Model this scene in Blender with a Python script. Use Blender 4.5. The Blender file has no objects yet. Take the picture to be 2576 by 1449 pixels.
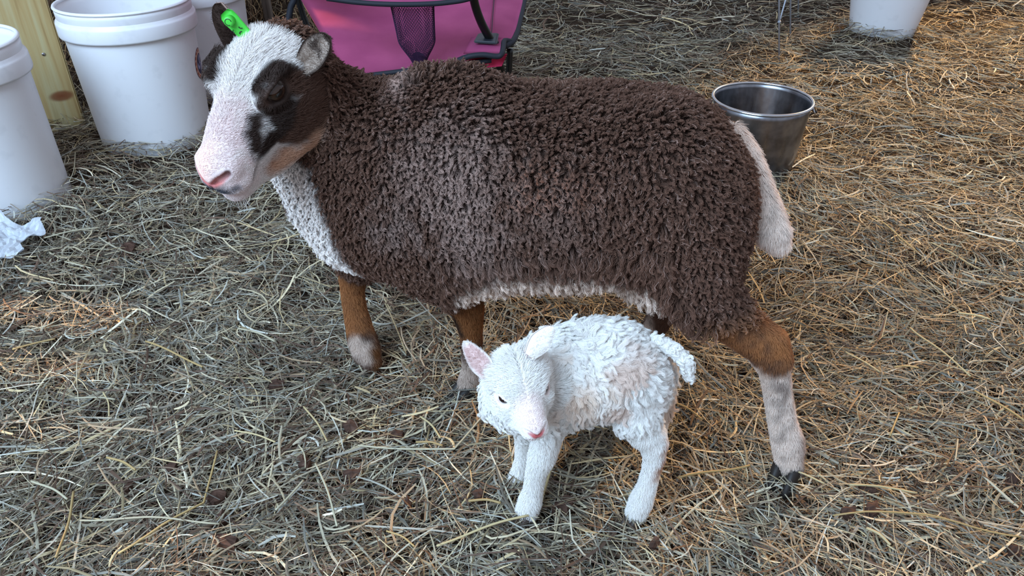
import bpy, bmesh, math, random
import numpy as np
from mathutils import Vector, Matrix, kdtree

SC = bpy.context.scene
COL = SC.collection
rng = np.random.default_rng(7)
random.seed(7)

# ------------------------------------------------------------------ camera, light, exposure
F_PX, TILT, CAM_H = 1950.0, math.radians(33.0), 0.76      # focal length in pixels of a 2576 px wide frame
CT, ST = math.cos(TILT), math.sin(TILT)
cam_d = bpy.data.cameras.new('camera')
cam_d.sensor_width = 36.0
cam_d.lens = F_PX / 2576.0 * 36.0
cam_d.clip_start = 0.02
cam = bpy.data.objects.new('camera', cam_d)
COL.objects.link(cam)
cam.location = (0, 0, CAM_H)
cam.rotation_euler = (math.pi / 2 - TILT, 0, 0)
SC.camera = cam

SC.view_settings.view_transform = 'Standard'
SC.view_settings.look = 'None'
SC.view_settings.gamma = 1.0
SC.view_settings.use_curve_mapping = False
SC.view_settings.exposure = 0.38

world = bpy.data.worlds.new('world')
SC.world = world
world.use_nodes = True
_bg = world.node_tree.nodes['Background']
_bg.inputs[0].default_value = (0.73, 0.79, 0.94, 1)
_bg.inputs[1].default_value = 0.50


def area_light(name, loc, target, size, power, col):
    d = bpy.data.lights.new(name, 'AREA')
    d.shape = 'RECTANGLE'
    d.size, d.size_y = size
    d.energy = power
    d.color = col
    o = bpy.data.objects.new(name, d)
    COL.objects.link(o)
    o.location = loc
    o.rotation_euler = (Vector(target) - Vector(loc)).to_track_quat('-Z', 'Y').to_euler()
    return o


def spot_light(name, loc, target, angle, blend, power, col, radius=0.02):
    d = bpy.data.lights.new(name, 'SPOT')
    d.energy = power
    d.color = col
    d.spot_size = math.radians(angle)
    d.spot_blend = blend
    d.shadow_soft_size = radius
    o = bpy.data.objects.new(name, d)
    COL.objects.link(o)
    o.location = loc
    o.rotation_euler = (Vector(target) - Vector(loc)).to_track_quat('-Z', 'Y').to_euler()
    return o


# cool daylight through the open barn front, behind and to the left of the camera
area_light('barn_door_daylight', (-1.5, -0.9, 2.3), (0.05, 1.1, 0.1), (2.2, 1.8), 136, (0.53, 0.75, 1.0))
# warm lamp shining across the right-hand side of the pen from the far corner
spot_light('warm_lamp', (5.0, 8.4, 4.4), (1.42, 1.62, 0.0), 15.5, 0.30, 3600, (1.0, 0.55, 0.17), 0.10)
# low sun finding its way between the boards on the left
for _i, (_l, _t, _a, _p) in enumerate([
        ((-3.6, 1.25, 1.15), (-0.735, 1.075, 0.0), 2.0, 900),
        ((-3.6, 1.20, 0.95), (-0.70, 0.93, 0.0), 1.5, 900),
        ((-3.6, 0.80, 0.85), (-0.62, 0.80, 0.0), 1.0, 700),
        ((-3.6, 0.75, 0.90), (-0.335, 0.585, 0.0), 1.4, 800),
        ((-2.6, 2.7, 1.75), (-0.225, 0.885, 0.525), 1.0, 900),
        ((-3.4, 0.70, 0.72), (-0.325, 0.755, 0.425), 1.0, 300),
        ((-3.4, 2.75, 1.35), (-0.55, 2.02, 0.27), 1.8, 900)]):
    spot_light('sun_between_boards', _l, _t, _a, 0.5, _p, (1.0, 0.55, 0.22), 0.01)


# ------------------------------------------------------------------ helpers
def P(px, py, Y):
    """point in the pen that lies Y metres ahead of the camera foot, seen at a photo pixel"""
    v = (724.5 - py) / F_PX
    d = Y / (CT + v * ST)
    return np.array([(px - 1288.0) / F_PX * d, Y, CAM_H + d * (v * CT - ST)])


def PD(px, py, Y):
    v = (724.5 - py) / F_PX
    return Y / (CT + v * ST)


def G(px, py, z=0.0):
    """point on the bedding (height z) seen at a photo pixel"""
    v = (724.5 - py) / F_PX
    d = (CAM_H - z) / (ST - v * CT)
    return np.array([(px - 1288.0) / F_PX * d, d * (CT + v * ST), z])


def smooth(a, b, x):
    t = np.clip((x - a) / (b - a), 0, 1)
    return t * t * (3 - 2 * t)


def value_noise(p, freq, seed=0):
    """cheap trilinear value noise, p (n,3) -> (n,) in 0..1"""
    q = np.asarray(p, float) * freq
    i = np.floor(q).astype(np.int64)
    f = q - i
    f = f * f * (3 - 2 * f)

    def h(a, b, c):
        n = (a * 374761393 + b * 668265263 + c * 2147483647 + seed * 974711) & 0xFFFFFFFF
        n = ((n ^ (n >> 13)) * 1274126177) & 0xFFFFFFFF
        return ((n ^ (n >> 16)) & 0xFFFF) / 65535.0
    r = 0
    for dx in (0, 1):
        for dy in (0, 1):
            for dz in (0, 1):
                w = (f[:, 0] if dx else 1 - f[:, 0]) * (f[:, 1] if dy else 1 - f[:, 1]) * (f[:, 2] if dz else 1 - f[:, 2])
                r = r + w * h(i[:, 0] + dx, i[:, 1] + dy, i[:, 2] + dz)
    return r


def tag(o, label=None, cat=None, group=None, kind=None):
    if label: o['label'] = label
    if cat: o['category'] = cat
    if group: o['group'] = group
    if kind: o['kind'] = kind
    return o


def empty(name, loc, label, cat, group=None):
    o = bpy.data.objects.new(name, None)
    o.empty_display_size = 0.05
    COL.objects.link(o)
    o.location = loc
    return tag(o, label, cat, group)


def link(o, parent=None):
    COL.objects.link(o)
    if parent is not None:
        o.parent = parent
        o.matrix_parent_inverse = Matrix.Translation(-Vector(parent.location))
    return o


def mesh_obj(name, verts, faces, mat, parent=None, smooth_shade=True):
    me = bpy.data.meshes.new(name)
    me.from_pydata([tuple(map(float, v)) for v in verts], [], [tuple(int(i) for i in f) for f in faces])
    if smooth_shade:
        me.polygons.foreach_set('use_smooth', np.ones(len(me.polygons), bool))
    me.update()
    o = bpy.data.objects.new(name, me)
    if mat: me.materials.append(mat)
    return link(o, parent)


def big_mesh(name, V, Fq, mat, parent=None, smooth_shade=True):
    """V (n,3) array, Fq (m,k) array with constant k - fast path"""
    me = bpy.data.meshes.new(name)
    k = Fq.shape[1]
    me.vertices.add(len(V))
    me.vertices.foreach_set('co', np.ascontiguousarray(V, np.float32).ravel())
    me.loops.add(Fq.size)
    me.loops.foreach_set('vertex_index', np.ascontiguousarray(Fq, np.int32).ravel())
    me.polygons.add(len(Fq))
    me.polygons.foreach_set('loop_start', np.arange(0, Fq.size, k, dtype=np.int32))
    me.polygons.foreach_set('use_smooth', np.full(len(Fq), smooth_shade))
    me.update(calc_edges=True)
    me.validate()
    o = bpy.data.objects.new(name, me)
    if mat: me.materials.append(mat)
    return link(o, parent)


def set_color(o, rgb, name='coat'):
    a = o.data.color_attributes.new(name, 'FLOAT_COLOR', 'POINT')
    c = np.ones((len(rgb), 4), np.float32)
    c[:, :3] = rgb
    a.data.foreach_set('color', c.ravel())


def lin(r, g, b):
    return tuple(((c / 255 + 0.055) / 1.055) ** 2.4 if c > 10 else c / 255 / 12.92 for c in (r, g, b))


# ------------------------------------------------------------------ materials
def material(name, col=(0.5, 0.5, 0.5), rough=0.6, metal=0.0, spec=0.5):
    m = bpy.data.materials.new(name)
    m.use_nodes = True
    b = m.node_tree.nodes['Principled BSDF']
    b.inputs['Base Color'].default_value = (*col, 1)
    b.inputs['Roughness'].default_value = rough
    b.inputs['Metallic'].default_value = metal
    b.inputs['Specular IOR Level'].default_value = spec
    return m


def nodes(m):
    return m.node_tree.nodes, m.node_tree.links, m.node_tree.nodes['Principled BSDF']


def noise_node(m, scale, detail=4, vec='Object', stretch=None):
    N, L, _ = nodes(m)
    tc = N.new('ShaderNodeTexCoord')
    n = N.new('ShaderNodeTexNoise')
    n.inputs['Scale'].default_value = scale
    n.inputs['Detail'].default_value = detail
    src = tc.outputs[vec]
    if stretch:
        mp = N.new('ShaderNodeMapping')
        mp.inputs['Scale'].default_value = stretch
        L.new(src, mp.inputs[0])
        src = mp.outputs[0]
    L.new(src, n.inputs['Vector'])
    return n


def ramp(m, src, stops):
    N, L, _ = nodes(m)
    r = N.new('ShaderNodeValToRGB')
    els = r.color_ramp.elements
    while len(els) < len(stops): els.new(0.5)
    for e, (p, c) in zip(els, stops):
        e.position = p
        e.color = (*c, 1)
    L.new(src, r.inputs[0])
    return r


def bump(m, src, strength, dist=0.002):
    N, L, B = nodes(m)
    b = N.new('ShaderNodeBump')
    b.inputs['Strength'].default_value = strength
    b.inputs['Distance'].default_value = dist
    L.new(src, b.inputs['Height'])
    L.new(b.outputs[0], B.inputs['Normal'])
    return b


def attr_material(name, attr, rough=0.7, spec=0.25, bump_scale=None, bump_strength=0.3):
    m = material(name, rough=rough, spec=spec)
    N, L, B = nodes(m)
    a = N.new('ShaderNodeAttribute')
    a.attribute_name = attr
    L.new(a.outputs['Color'], B.inputs['Base Color'])
    if bump_scale:
        n = noise_node(m, bump_scale)
        bump(m, n.outputs[0], bump_strength, 0.001)
    return m


def hair_material(name, rough=0.75, tip=1.0, root=1.0, spec=0.2, trans=0.0):
    """strand colour comes from the strand's own attribute, darkened at the root to paint in shade between locks, and bleached at the tip"""
    m = material(name, rough=rough, spec=spec)
    N, L, B = nodes(m)
    a = N.new('ShaderNodeAttribute')
    a.attribute_name = 'strand_colour'
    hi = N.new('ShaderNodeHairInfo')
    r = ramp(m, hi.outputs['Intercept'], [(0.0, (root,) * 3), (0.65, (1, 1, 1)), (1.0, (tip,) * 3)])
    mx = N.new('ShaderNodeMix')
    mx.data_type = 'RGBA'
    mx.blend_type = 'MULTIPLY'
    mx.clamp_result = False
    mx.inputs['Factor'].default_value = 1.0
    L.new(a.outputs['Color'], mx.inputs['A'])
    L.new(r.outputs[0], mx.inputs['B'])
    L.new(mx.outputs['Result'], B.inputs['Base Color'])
    if trans:
        tr = N.new('ShaderNodeBsdfTranslucent')
        L.new(mx.outputs['Result'], tr.inputs['Color'])
        ms = N.new('ShaderNodeMixShader')
        ms.inputs[0].default_value = trans
        L.new(B.outputs[0], ms.inputs[1])
        L.new(tr.outputs[0], ms.inputs[2])
        L.new(ms.outputs[0], N['Material Output'].inputs['Surface'])
    return m


# ------------------------------------------------------------------ implicit modelling: one continuous skin per animal
class Field:
    def __init__(self, xs, ys, zs):
        self.x, self.y, self.z = (np.asarray(a, np.float32) for a in (xs, ys, zs))
        self.f = np.ones((len(xs), len(ys), len(zs)), np.float32)

    def box(self, lo, hi):
        s = []
        for a, l, h in zip((self.x, self.y, self.z), lo, hi):
            i = max(int(np.searchsorted(a, l)) - 1, 0)
            j = min(int(np.searchsorted(a, h)) + 1, len(a))
            s.append(slice(i, max(j, i)))
        return tuple(s)

    def pts(self, s):
        return np.meshgrid(self.x[s[0]], self.y[s[1]], self.z[s[2]], indexing='ij')

    def join(self, s, d, k):
        a = self.f[s]
        if k > 0:
            h = np.clip(0.5 + 0.5 * (a - d) / k, 0, 1)
            self.f[s] = a * (1 - h) + d * h - k * h * (1 - h)
        else:
            self.f[s] = np.minimum(a, d)

    def cut(self, s, d, k):
        a = self.f[s]
        h = np.clip(0.5 - 0.5 * (a + d) / k, 0, 1)
        self.f[s] = a * (1 - h) - d * h + k * h * (1 - h)

    def chain(self, pts, rad, k=0.01, fr=None, cut=False):
        """tapered tube through points; fr = (R, T, S) puts it in a local frame"""
        pts = np.asarray(pts, float)
        rad = np.asarray(rad, float)
        if fr is not None:
            R, T, S = fr
            pts = pts @ R.T * S + T
            rad = rad * S
        m = k + 0.012
        lo = (pts - rad[:, None]).min(0) - m
        hi = (pts + rad[:, None]).max(0) + m
        s = self.box(lo, hi)
        X, Y, Z = self.pts(s)
        d = None
        for (a, b, ra, rb) in zip(pts[:-1], pts[1:], rad[:-1], rad[1:]):
            ba = (b - a).astype(np.float32)
            px, py, pz = X - np.float32(a[0]), Y - np.float32(a[1]), Z - np.float32(a[2])
            h = np.clip((px * ba[0] + py * ba[1] + pz * ba[2]) / max(float(ba @ ba), 1e-9), 0, 1)
            e = np.sqrt((px - ba[0] * h) ** 2 + (py - ba[1] * h) ** 2 + (pz - ba[2] * h) ** 2) - (np.float32(ra) + np.float32(rb - ra) * h)
            d = e if d is None else np.minimum(d, e)
        (self.cut if cut else self.join)(s, d, k)

    def ell(self, c, r, k=0.01, fr=None, rot=None, cut=False):
        c = np.asarray(c, float)
        r = np.asarray(r, float)
        M = np.eye(3) if rot is None else np.asarray(rot, float)
        if fr is not None:
            R, T, S = fr
            c = R @ c * S + T
            r = r * S
            M = R @ M
        m = r.max() + k + 0.012
        s = self.box(c - m, c + m)
        X, Y, Z = self.pts(s)
        X, Y, Z = X - np.float32(c[0]), Y - np.float32(c[1]), Z - np.float32(c[2])
        q = [(X * np.float32(M[0, i]) + Y * np.float32(M[1, i]) + Z * np.float32(M[2, i])) for i in range(3)]
        k0 = np.sqrt(sum((q[i] / np.float32(r[i])) ** 2 for i in range(3)))
        k1 = np.sqrt(sum((q[i] / np.float32(r[i] ** 2)) ** 2 for i in range(3))) + 1e-6
        d = k0 * (k0 - 1) / k1
        (self.cut if cut else self.join)(s, d, k)

    @staticmethod
    def _soft(x, xp, fp):
        w = 0.016 * np.linspace(-1, 1, 9)[:, None]
        q = x[None, :] + w
        return (np.interp(q, xp, fp) * (1.05 - np.abs(np.linspace(-1, 1, 9)))[:, None]).sum(0) / (1.05 - np.abs(np.linspace(-1, 1, 9))).sum()

    def loft(self, st, k=0.02, power=2.3):
        """st: rows (x, ymid, zmid, half width, half height) sorted by x"""
        st = np.asarray(st, float)
        lo = [st[0, 0], (st[:, 1] - st[:, 3]).min(), (st[:, 2] - st[:, 4]).min()]
        hi = [st[-1, 0], (st[:, 1] + st[:, 3]).max(), (st[:, 2] + st[:, 4]).max()]
        s = self.box(np.array(lo) - [0, .04, .04], np.array(hi) + [0, .04, .04])
        x = self.x[s[0]]
        ym, zm, hw, hh = (self._soft(x, st[:, 0], st[:, i])[:, None, None].astype(np.float32) for i in (1, 2, 3, 4))
        Y, Z = self.y[s[1]][None, :, None], self.z[s[2]][None, None, :]
        q = (np.abs((Y - ym) / hw) ** power + np.abs((Z - zm) / hh) ** power) ** (1 / power)
        d = (q - 1) * np.minimum(hw, hh)
        self.join(s, d.astype(np.float32), k)

    def surface(self):
        """surface nets on the rectilinear grid -> verts, quads"""
        f = self.f
        neg = f < 0
        nx, ny, nz = f.shape
        cnt = np.zeros((nx - 1, ny - 1, nz - 1), np.int8)
        for dx in (0, 1):
            for dy in (0, 1):
                for dz in (0, 1):
                    cnt += neg[dx:nx - 1 + dx, dy:ny - 1 + dy, dz:nz - 1 + dz]
        act = (cnt > 0) & (cnt < 8)
        I = np.argwhere(act)
        idx = np.full(act.shape, -1, np.int32)
        idx[act] = np.arange(len(I))
        acc = np.zeros((len(I), 3))
        n = np.zeros(len(I))
        co = (self.x, self.y, self.z)
        cor = [(a, b, c) for a in (0, 1) for b in (0, 1) for c in (0, 1)]
        for a in range(8):
            for ax in range(3):
                if cor[a][ax]: continue
                ca = np.array(cor[a])
                cb = ca.copy()
                cb[ax] = 1
                ia, ib = I + ca, I + cb
                fa, fb = f[tuple(ia.T)], f[tuple(ib.T)]
                cr = (fa < 0) != (fb < 0)
                t = np.where(cr, fa / np.where(cr, fa - fb, 1), 0)
                for q in range(3):
                    pa = co[q][ia[:, q]]
                    pb = co[q][ib[:, q]]
                    acc[:, q] += np.where(cr, pa + t * (pb - pa), 0)
                n += cr
        V = acc / n[:, None]
        quads = []
        for ax in range(3):
            o1, o2 = [(1, 2), (2, 0), (0, 1)][ax]
            sl0 = [slice(None)] * 3
            sl1 = [slice(None)] * 3
            sl0[ax] = slice(0, -1)
            sl1[ax] = slice(1, None)
            A, B = neg[tuple(sl0)], neg[tuple(sl1)]
            for sign, mask in ((1, A & ~B), (-1, ~A & B)):
                E = np.argwhere(mask)
                ok = (E[:, o1] > 0) & (E[:, o2] > 0) & (E[:, o1] < f.shape[o1] - 1) & (E[:, o2] < f.shape[o2] - 1)
                E = E[ok]
                e1 = np.zeros(3, int); e1[o1] = 1
                e2 = np.zeros(3, int); e2[o2] = 1
                c = [idx[tuple((E - e1 * u - e2 * v).T)] for (u, v) in ((1, 1), (0, 1), (0, 0), (1, 0))]
                q = np.stack(c if sign > 0 else c[::-1], 1)
                quads.append(q)
        Q = np.concatenate(quads)
        Q = Q[(Q >= 0).all(1)]
        # a touch of smoothing takes the grid pattern out
        e = np.concatenate([Q[:, [0, 1]], Q[:, [1, 2]], Q[:, [2, 3]], Q[:, [3, 0]]])
        for lam in (0.5, -0.52, 0.5, -0.52):
            S = np.zeros_like(V)
            c = np.zeros(len(V))
            for a, b in ((0, 1), (1, 0)):
                for q in range(3):
                    S[:, q] += np.bincount(e[:, a], V[e[:, b], q], len(V))
                c += np.bincount(e[:, a], minlength=len(V))
            V = V + lam * (S / np.maximum(c, 1)[:, None] - V)
        return V, Q


def vert_normals(V, Q):
    n = np.cross(V[Q[:, 2]] - V[Q[:, 0]], V[Q[:, 3]] - V[Q[:, 1]])
    N = np.zeros_like(V)
    for i in range(4):
        for q in range(3):
            N[:, q] += np.bincount(Q[:, i], n[:, q], len(V))
    return N / (np.linalg.norm(N, axis=1)[:, None] + 1e-12)


def chain_dist(p, pts):
    d = np.full(len(p), 9.0)
    pts = np.asarray(pts, float)
    if len(pts) == 1:
        return np.linalg.norm(p - pts[0], axis=1)
    for a, b in zip(pts[:-1], pts[1:]):
        ba = b - a
        h = np.clip(((p - a) @ ba) / (ba @ ba), 0, 1)
        d = np.minimum(d, np.linalg.norm(p - a - h[:, None] * ba, axis=1))
    return d


def chain_rel(p, pts, rad):
    """signed distance to a tapered chain"""
    d = np.full(len(p), 9.0)
    pts = np.asarray(pts, float)
    rad = np.asarray(rad, float)
    if len(pts) == 1:
        return np.linalg.norm(p - pts[0], axis=1) - rad[0]
    for a, b, ra, rb in zip(pts[:-1], pts[1:], rad[:-1], rad[1:]):
        ba = b - a
        h = np.clip(((p - a) @ ba) / (ba @ ba), 0, 1)
        d = np.minimum(d, np.linalg.norm(p - a - h[:, None] * ba, axis=1) - (ra + (rb - ra) * h))
    return d


# ------------------------------------------------------------------ coats of hair
def sample_surface(V, Q, n, weight=None):
    T = np.concatenate([Q[:, [0, 1, 2]], Q[:, [0, 2, 3]]])
    a, b, c = V[T[:, 0]], V[T[:, 1]], V[T[:, 2]]
    ar = np.linalg.norm(np.cross(b - a, c - a), axis=1)
    if weight is not None:
        ar = ar * weight[T].mean(1)
    cum = np.cumsum(ar)
    t = np.searchsorted(cum, rng.random(n) * cum[-1])
    t = np.minimum(t, len(T) - 1)
    u, v = rng.random(n), rng.random(n)
    fl = u + v > 1
    u[fl], v[fl] = 1 - u[fl], 1 - v[fl]
    w = np.stack([1 - u - v, u, v], 1)
    return T[t], w


def curves_obj(name, pos, rad, col, mat, parent):
    """pos (n,m,3), rad (n,m), col (n,3)"""
    n, m, _ = pos.shape
    c = bpy.data.hair_curves.new(name)
    c.add_curves([m] * n)
    c.points.foreach_set('position', np.ascontiguousarray(pos, np.float32).ravel())
    a = c.attributes.get('radius') or c.attributes.new('radius', 'FLOAT', 'POINT')
    a.data.foreach_set('value', np.ascontiguousarray(rad, np.float32).ravel())
    a = c.attributes.new('strand_colour', 'FLOAT_COLOR', 'CURVE')
    k = np.ones((n, 4), np.float32)
    k[:, :3] = col
    a.data.foreach_set('color', k.ravel())
    c.materials.append(mat)
    o = bpy.data.objects.new(name, c)
    return link(o, parent)


def unit(v):
    return v / (np.linalg.norm(v, axis=-1, keepdims=True) + 1e-12)


def grow(p, n, comb, L, m, lay, clump_pts=None, clump_n=None, clump_comb=None, clump_L=None, clump=0.8, wave=0.0, freq=2.0, jitter=0.15, frizz=0.0, lay_pow=1.0, lift=0.8):
    """strands from roots p with normals n, leaning from the normal to the comb direction by `lay`, gathered into wavy locks"""
    t = np.linspace(0, 1, m)

    def path(p, n, comb, L, lay):
        d = unit(n[:, None, :] * (1 - lay[:, None, None] * t[None, :, None] ** lay_pow) + comb[:, None, :] * (lay[:, None, None] * t[None, :, None] ** lay_pow))
        step = d * (L[:, None, None] / (m - 1))
        q = np.concatenate([np.zeros((len(p), 1, 3)), np.cumsum(step[:, :-1], 1)], 1)
        return p[:, None, :] + q, d
    n2 = unit(n + rng.normal(0, jitter, n.shape))
    pos, d = path(p, n2, unit(comb + rng.normal(0, jitter, comb.shape)), L * (0.75 + 0.5 * rng.random(len(p))), lay)
    if clump_pts is not None:
        kd = kdtree.KDTree(len(clump_pts))
        for i, c in enumerate(clump_pts): kd.insert(c, i)
        kd.balance()
        ci = np.fromiter((kd.find(q)[1] for q in p), np.int64, len(p))
        cn = unit(clump_n + rng.normal(0, jitter * 1.3, clump_n.shape))
        g, gd = path(clump_pts, cn, unit(clump_comb + rng.normal(0, jitter * 1.5, clump_comb.shape)), clump_L * (0.75 + 0.5 * rng.random(len(clump_pts))), np.full(len(clump_pts), lay.mean()))
        s1 = unit(np.cross(gd, clump_n[:, None, :] + 0.01))
        s2 = np.cross(gd, s1)
        ph = rng.random((len(clump_pts), 1)) * 6.28
        fq = freq * (0.7 + 0.6 * rng.random((len(clump_pts), 1)))
        amp = (wave * t)[None, :]
        g = g + s1 * (amp * np.sin(ph + fq * 6.28 * t[None]))[..., None] + s2 * (amp * lift * np.cos(ph + fq * 6.28 * t[None]))[..., None]
        w = (clump * smooth(0.0, 0.9, t))[None, :, None]
        # keep each strand's own offset, shrunk, so a lock has body
        pos = pos * (1 - w) + g[ci] * w
    if frizz:
        pos = pos + rng.normal(0, frizz, pos.shape) * t[None, :, None]
    return pos
# ================================================================== THE SETTING: litter floor of the pen
BUCKETS = [(-1.108, 1.53, .135), (-.914, 1.895, .132), (-.885, 2.215, .132), (1.352, 2.895, .106), (.557, 1.674, .090)]


def ground(x, y):
    """height of the bedding"""
    x, y = np.asarray(x, float), np.asarray(y, float)
    p = np.stack([x, y, np.zeros_like(x)], -1).reshape(-1, 3)
    h = 0.020 * (value_noise(p, 5.0, 1) - .5) + 0.012 * (value_noise(p, 14.0, 2) - .5)
    h = h.reshape(x.shape) - 0.004
    for bx, by, r in BUCKETS:
        d = np.hypot(x - bx, y - by)
        h = h + 0.022 * np.exp(-((d - r - .02) / .06) ** 2)
    h = h + 0.62 * smooth(2.12, 3.0, y + .12 * np.sin(x * 9)) * smooth(-.50, -.80, x)      # hay heaped against the back corner
    return h


def make_floor():
    xs = np.linspace(-3.4, 3.6, 141)
    ys = np.linspace(.05, 5.2, 131)
    X, Y = np.meshgrid(xs, ys, indexing='ij')
    V = np.stack([X, Y, ground(X, Y) - .012], -1).reshape(-1, 3)
    i = np.arange(140)[:, None] * 131 + np.arange(130)[None, :]
    Q = np.stack([i, i + 131, i + 132, i + 1], -1).reshape(-1, 4)
    m = material('trodden_litter', rough=.95, spec=.1)
    N, L, B = nodes(m)
    n = noise_node(m, 38, 6)
    r = ramp(m, n.outputs[0], [(.3, lin(30, 22, 17)), (.55, lin(58, 45, 35)), (.75, lin(84, 68, 52))])
    L.new(r.outputs[0], B.inputs['Base Color'])
    bump(m, n.outputs[0], .8, .01)
    o = big_mesh('floor', V, Q, m)
    o['kind'] = 'structure'


make_floor()


def blades(x, y, ang, L, w, curl, z0, pitch, roll, kink, seg=5, fold=.22):
    """thin bent leaves of hay: (n) parameters -> verts (n*seg*3,3), quads"""
    n = len(x)
    s = np.linspace(-.5, .5, seg)[None, :]
    ca, sa = np.cos(ang)[:, None], np.sin(ang)[:, None]
    u = s * L[:, None]
    v = curl[:, None] * L[:, None] * (s * s - .083) + kink[:, None] * L[:, None] * np.maximum(s - .12, 0)
    cx = x[:, None] + u * ca - v * sa
    cy = y[:, None] + u * sa + v * ca
    cz = ground(cx, cy) + z0[:, None] + pitch[:, None] * u - .25 * np.abs(pitch[:, None]) * L[:, None] * s * s
    tang = np.arctan2(np.gradient(cy, axis=1), np.gradient(cx, axis=1))
    wid = w[:, None] * np.clip(1.15 - .9 * np.abs(s) ** 2 * 2.2, .35, 1) * .5
    lx, ly = -np.sin(tang), np.cos(tang)
    cr, sr = np.cos(roll)[:, None], np.sin(roll)[:, None]
    V = np.zeros((n, seg, 3, 3), np.float32)
    for k, sg in enumerate((-1, 0, 1)):
        off = sg * wid
        up = (fold * wid if k == 1 else 0)
        V[:, :, k, 0] = cx + lx * (off * cr - up * sr)
        V[:, :, k, 1] = cy + ly * (off * cr - up * sr)
        V[:, :, k, 2] = cz + off * sr + up * cr
    base = (np.arange(n) * seg * 3)[:, None, None]
    i = np.arange(seg - 1)[:, None] * 3 + np.arange(2)[None, :]
    q = np.stack([i, i + 1, i + 4, i + 3], -1).reshape(1, -1, 4)
    return V.reshape(-1, 3), (base + q).reshape(-1, 4)


HAY = np.array([lin(188, 173, 138), lin(172, 161, 134), lin(152, 147, 132), lin(194, 171, 124), lin(130, 117, 98), lin(164, 137, 104), lin(210, 198, 170), lin(116, 94, 74), lin(172, 171, 158)])
HAY = HAY * .86 + HAY.mean(1, keepdims=True) * .14
HAY_P = np.array([.16, .17, .15, .10, .12, .10, .07, .07, .06])


def make_hay():
    bands = [  # y range, x half-width at y0,y1, count, length, width
        (.40, .75, 1.00, 1.14, 22000, (.020, .12), (.0010, .0036)),
        (.75, 1.10, 1.12, 1.30, 19500, (.022, .125), (.0011, .0038)),
        (1.10, 1.55, 1.28, 1.54, 18500, (.025, .125), (.0013, .0038)),
        (1.55, 2.15, 1.52, 1.88, 19500, (.03, .11), (.0016, .0036)),
        (2.15, 2.90, 1.85, 2.3, 17500, (.035, .125), (.0021, .0044)),
        (2.90, 4.40, 2.3, 2.95, 15500, (.045, .14), (.003, .0056)),
    ]
    Vs, Qs, Cs, off = [], [], [], 0
    for y0, y1, h0, h1, n, Lr, wr in bands:
        y = y0 + (y1 - y0) * rng.random(n)
        hw = h0 + (h1 - h0) * (y - y0) / (y1 - y0)
        x = (rng.random(n) * 2 - 1) * hw
        keep = np.ones(n, bool)
        for bx, by, r in BUCKETS:
            keep &= np.hypot(x - bx, y - by) > r * .95
        x, y = x[keep], y[keep]
        n = len(x)
        p = np.stack([x, y, np.zeros(n)], 1)
        # trodden hay lies in swathes: neighbouring stems share a direction, mostly crosswise
        ang = (value_noise(p, 4.0, 5) - .5) * 3.6 + rng.normal(0, .85, n)
        wild = rng.random(n) < .25
        ang[wild] = rng.random(wild.sum()) * 6.283
        k = rng.random(n)
        L = Lr[0] + (Lr[1] - Lr[0]) * k ** 1.7
        w = wr[0] + (wr[1] - wr[0]) * rng.random(n) ** 1.9
        fine = rng.random(n) < .45
        w[fine] *= .55
        L[fine] *= 1.15
        z0 = .036 * rng.random(n) ** 1.2 - .008
        heap = (x < -.55) & (y > 2.15)
        pitch = np.clip(rng.normal(0, .13, n), -.4, .4)
        pitch[heap] *= 2.2
        V, Q = blades(x, y, ang, L, w, rng.normal(0, .35, n), z0, pitch, rng.normal(0, .5, n), np.where(rng.random(n) < .2, rng.normal(0, .9, n), 0))
        c = HAY[rng.choice(len(HAY), n, p=HAY_P)] * (0.38 + 1.0 * rng.random(n) ** 1.35)[:, None]
        pale = value_noise(p, 2.6, 9)
        c = c * (0.82 + .36 * pale)[:, None]
        brn = rng.random(n) < .16
        c[brn] = np.array(lin(92, 70, 56)) * (.6 + .7 * rng.random(brn.sum()))[:, None]
        c[heap] *= np.array([.80, .62, .45])  # browner heap hay, darkened so the corner's shade is in the colour
        Vs.append(V); Qs.append(Q + off); Cs.append(np.repeat(c, 15, 0)); off += len(V)
    V, Q, C = np.concatenate(Vs), np.concatenate(Qs), np.concatenate(Cs)
    # nothing pokes through the pails
    m = attr_material('hay', 'coat', rough=.62, spec=.35)
    o = big_mesh('loose_hay', V, Q, m, smooth_shade=False)
    set_color(o, C)
    tag(o, 'trodden loose hay and straw covering the whole pen floor', 'hay', kind='stuff')


make_hay()


def tube(path, r, sides=8, cap=True):
    """tube along a polyline -> verts, faces"""
    path = np.asarray(path, float)
    n = len(path)
    r = np.broadcast_to(np.asarray(r, float), (n,))
    t = np.gradient(path, axis=0)
    t = unit(t)
    ref = np.array([0, 0, 1.0]) if abs(t[0, 2]) < .9 else np.array([1.0, 0, 0])
    V, Fc = [], []
    a = unit(np.cross(t[0], ref))
    for i in range(n):
        a = unit(a - t[i] * (a @ t[i]))
        b = np.cross(t[i], a)
        for k in range(sides):
            q = 2 * math.pi * k / sides
            V.append(path[i] + r[i] * (math.cos(q) * a + math.sin(q) * b))
    for i in range(n - 1):
        for k in range(sides):
            k2 = (k + 1) % sides
            Fc.append((i * sides + k, i * sides + k2, (i + 1) * sides + k2, (i + 1) * sides + k))
    if cap:
        Fc.append(tuple(range(sides - 1, -1, -1)))
        Fc.append(tuple((n - 1) * sides + k for k in range(sides)))
    return V, Fc


def lathe(profile, sides=64, close=False):
    """(r, z) profile turned about z"""
    V, Fc = [], []
    for r, z in profile:
        for k in range(sides):
            q = 2 * math.pi * k / sides
            V.append((r * math.cos(q), r * math.sin(q), z))
    for i in range(len(profile) - 1):
        for k in range(sides):
            k2 = (k + 1) % sides
            Fc.append((i * sides + k, i * sides + k2, (i + 1) * sides + k2, (i + 1) * sides + k))
    return V, Fc


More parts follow.
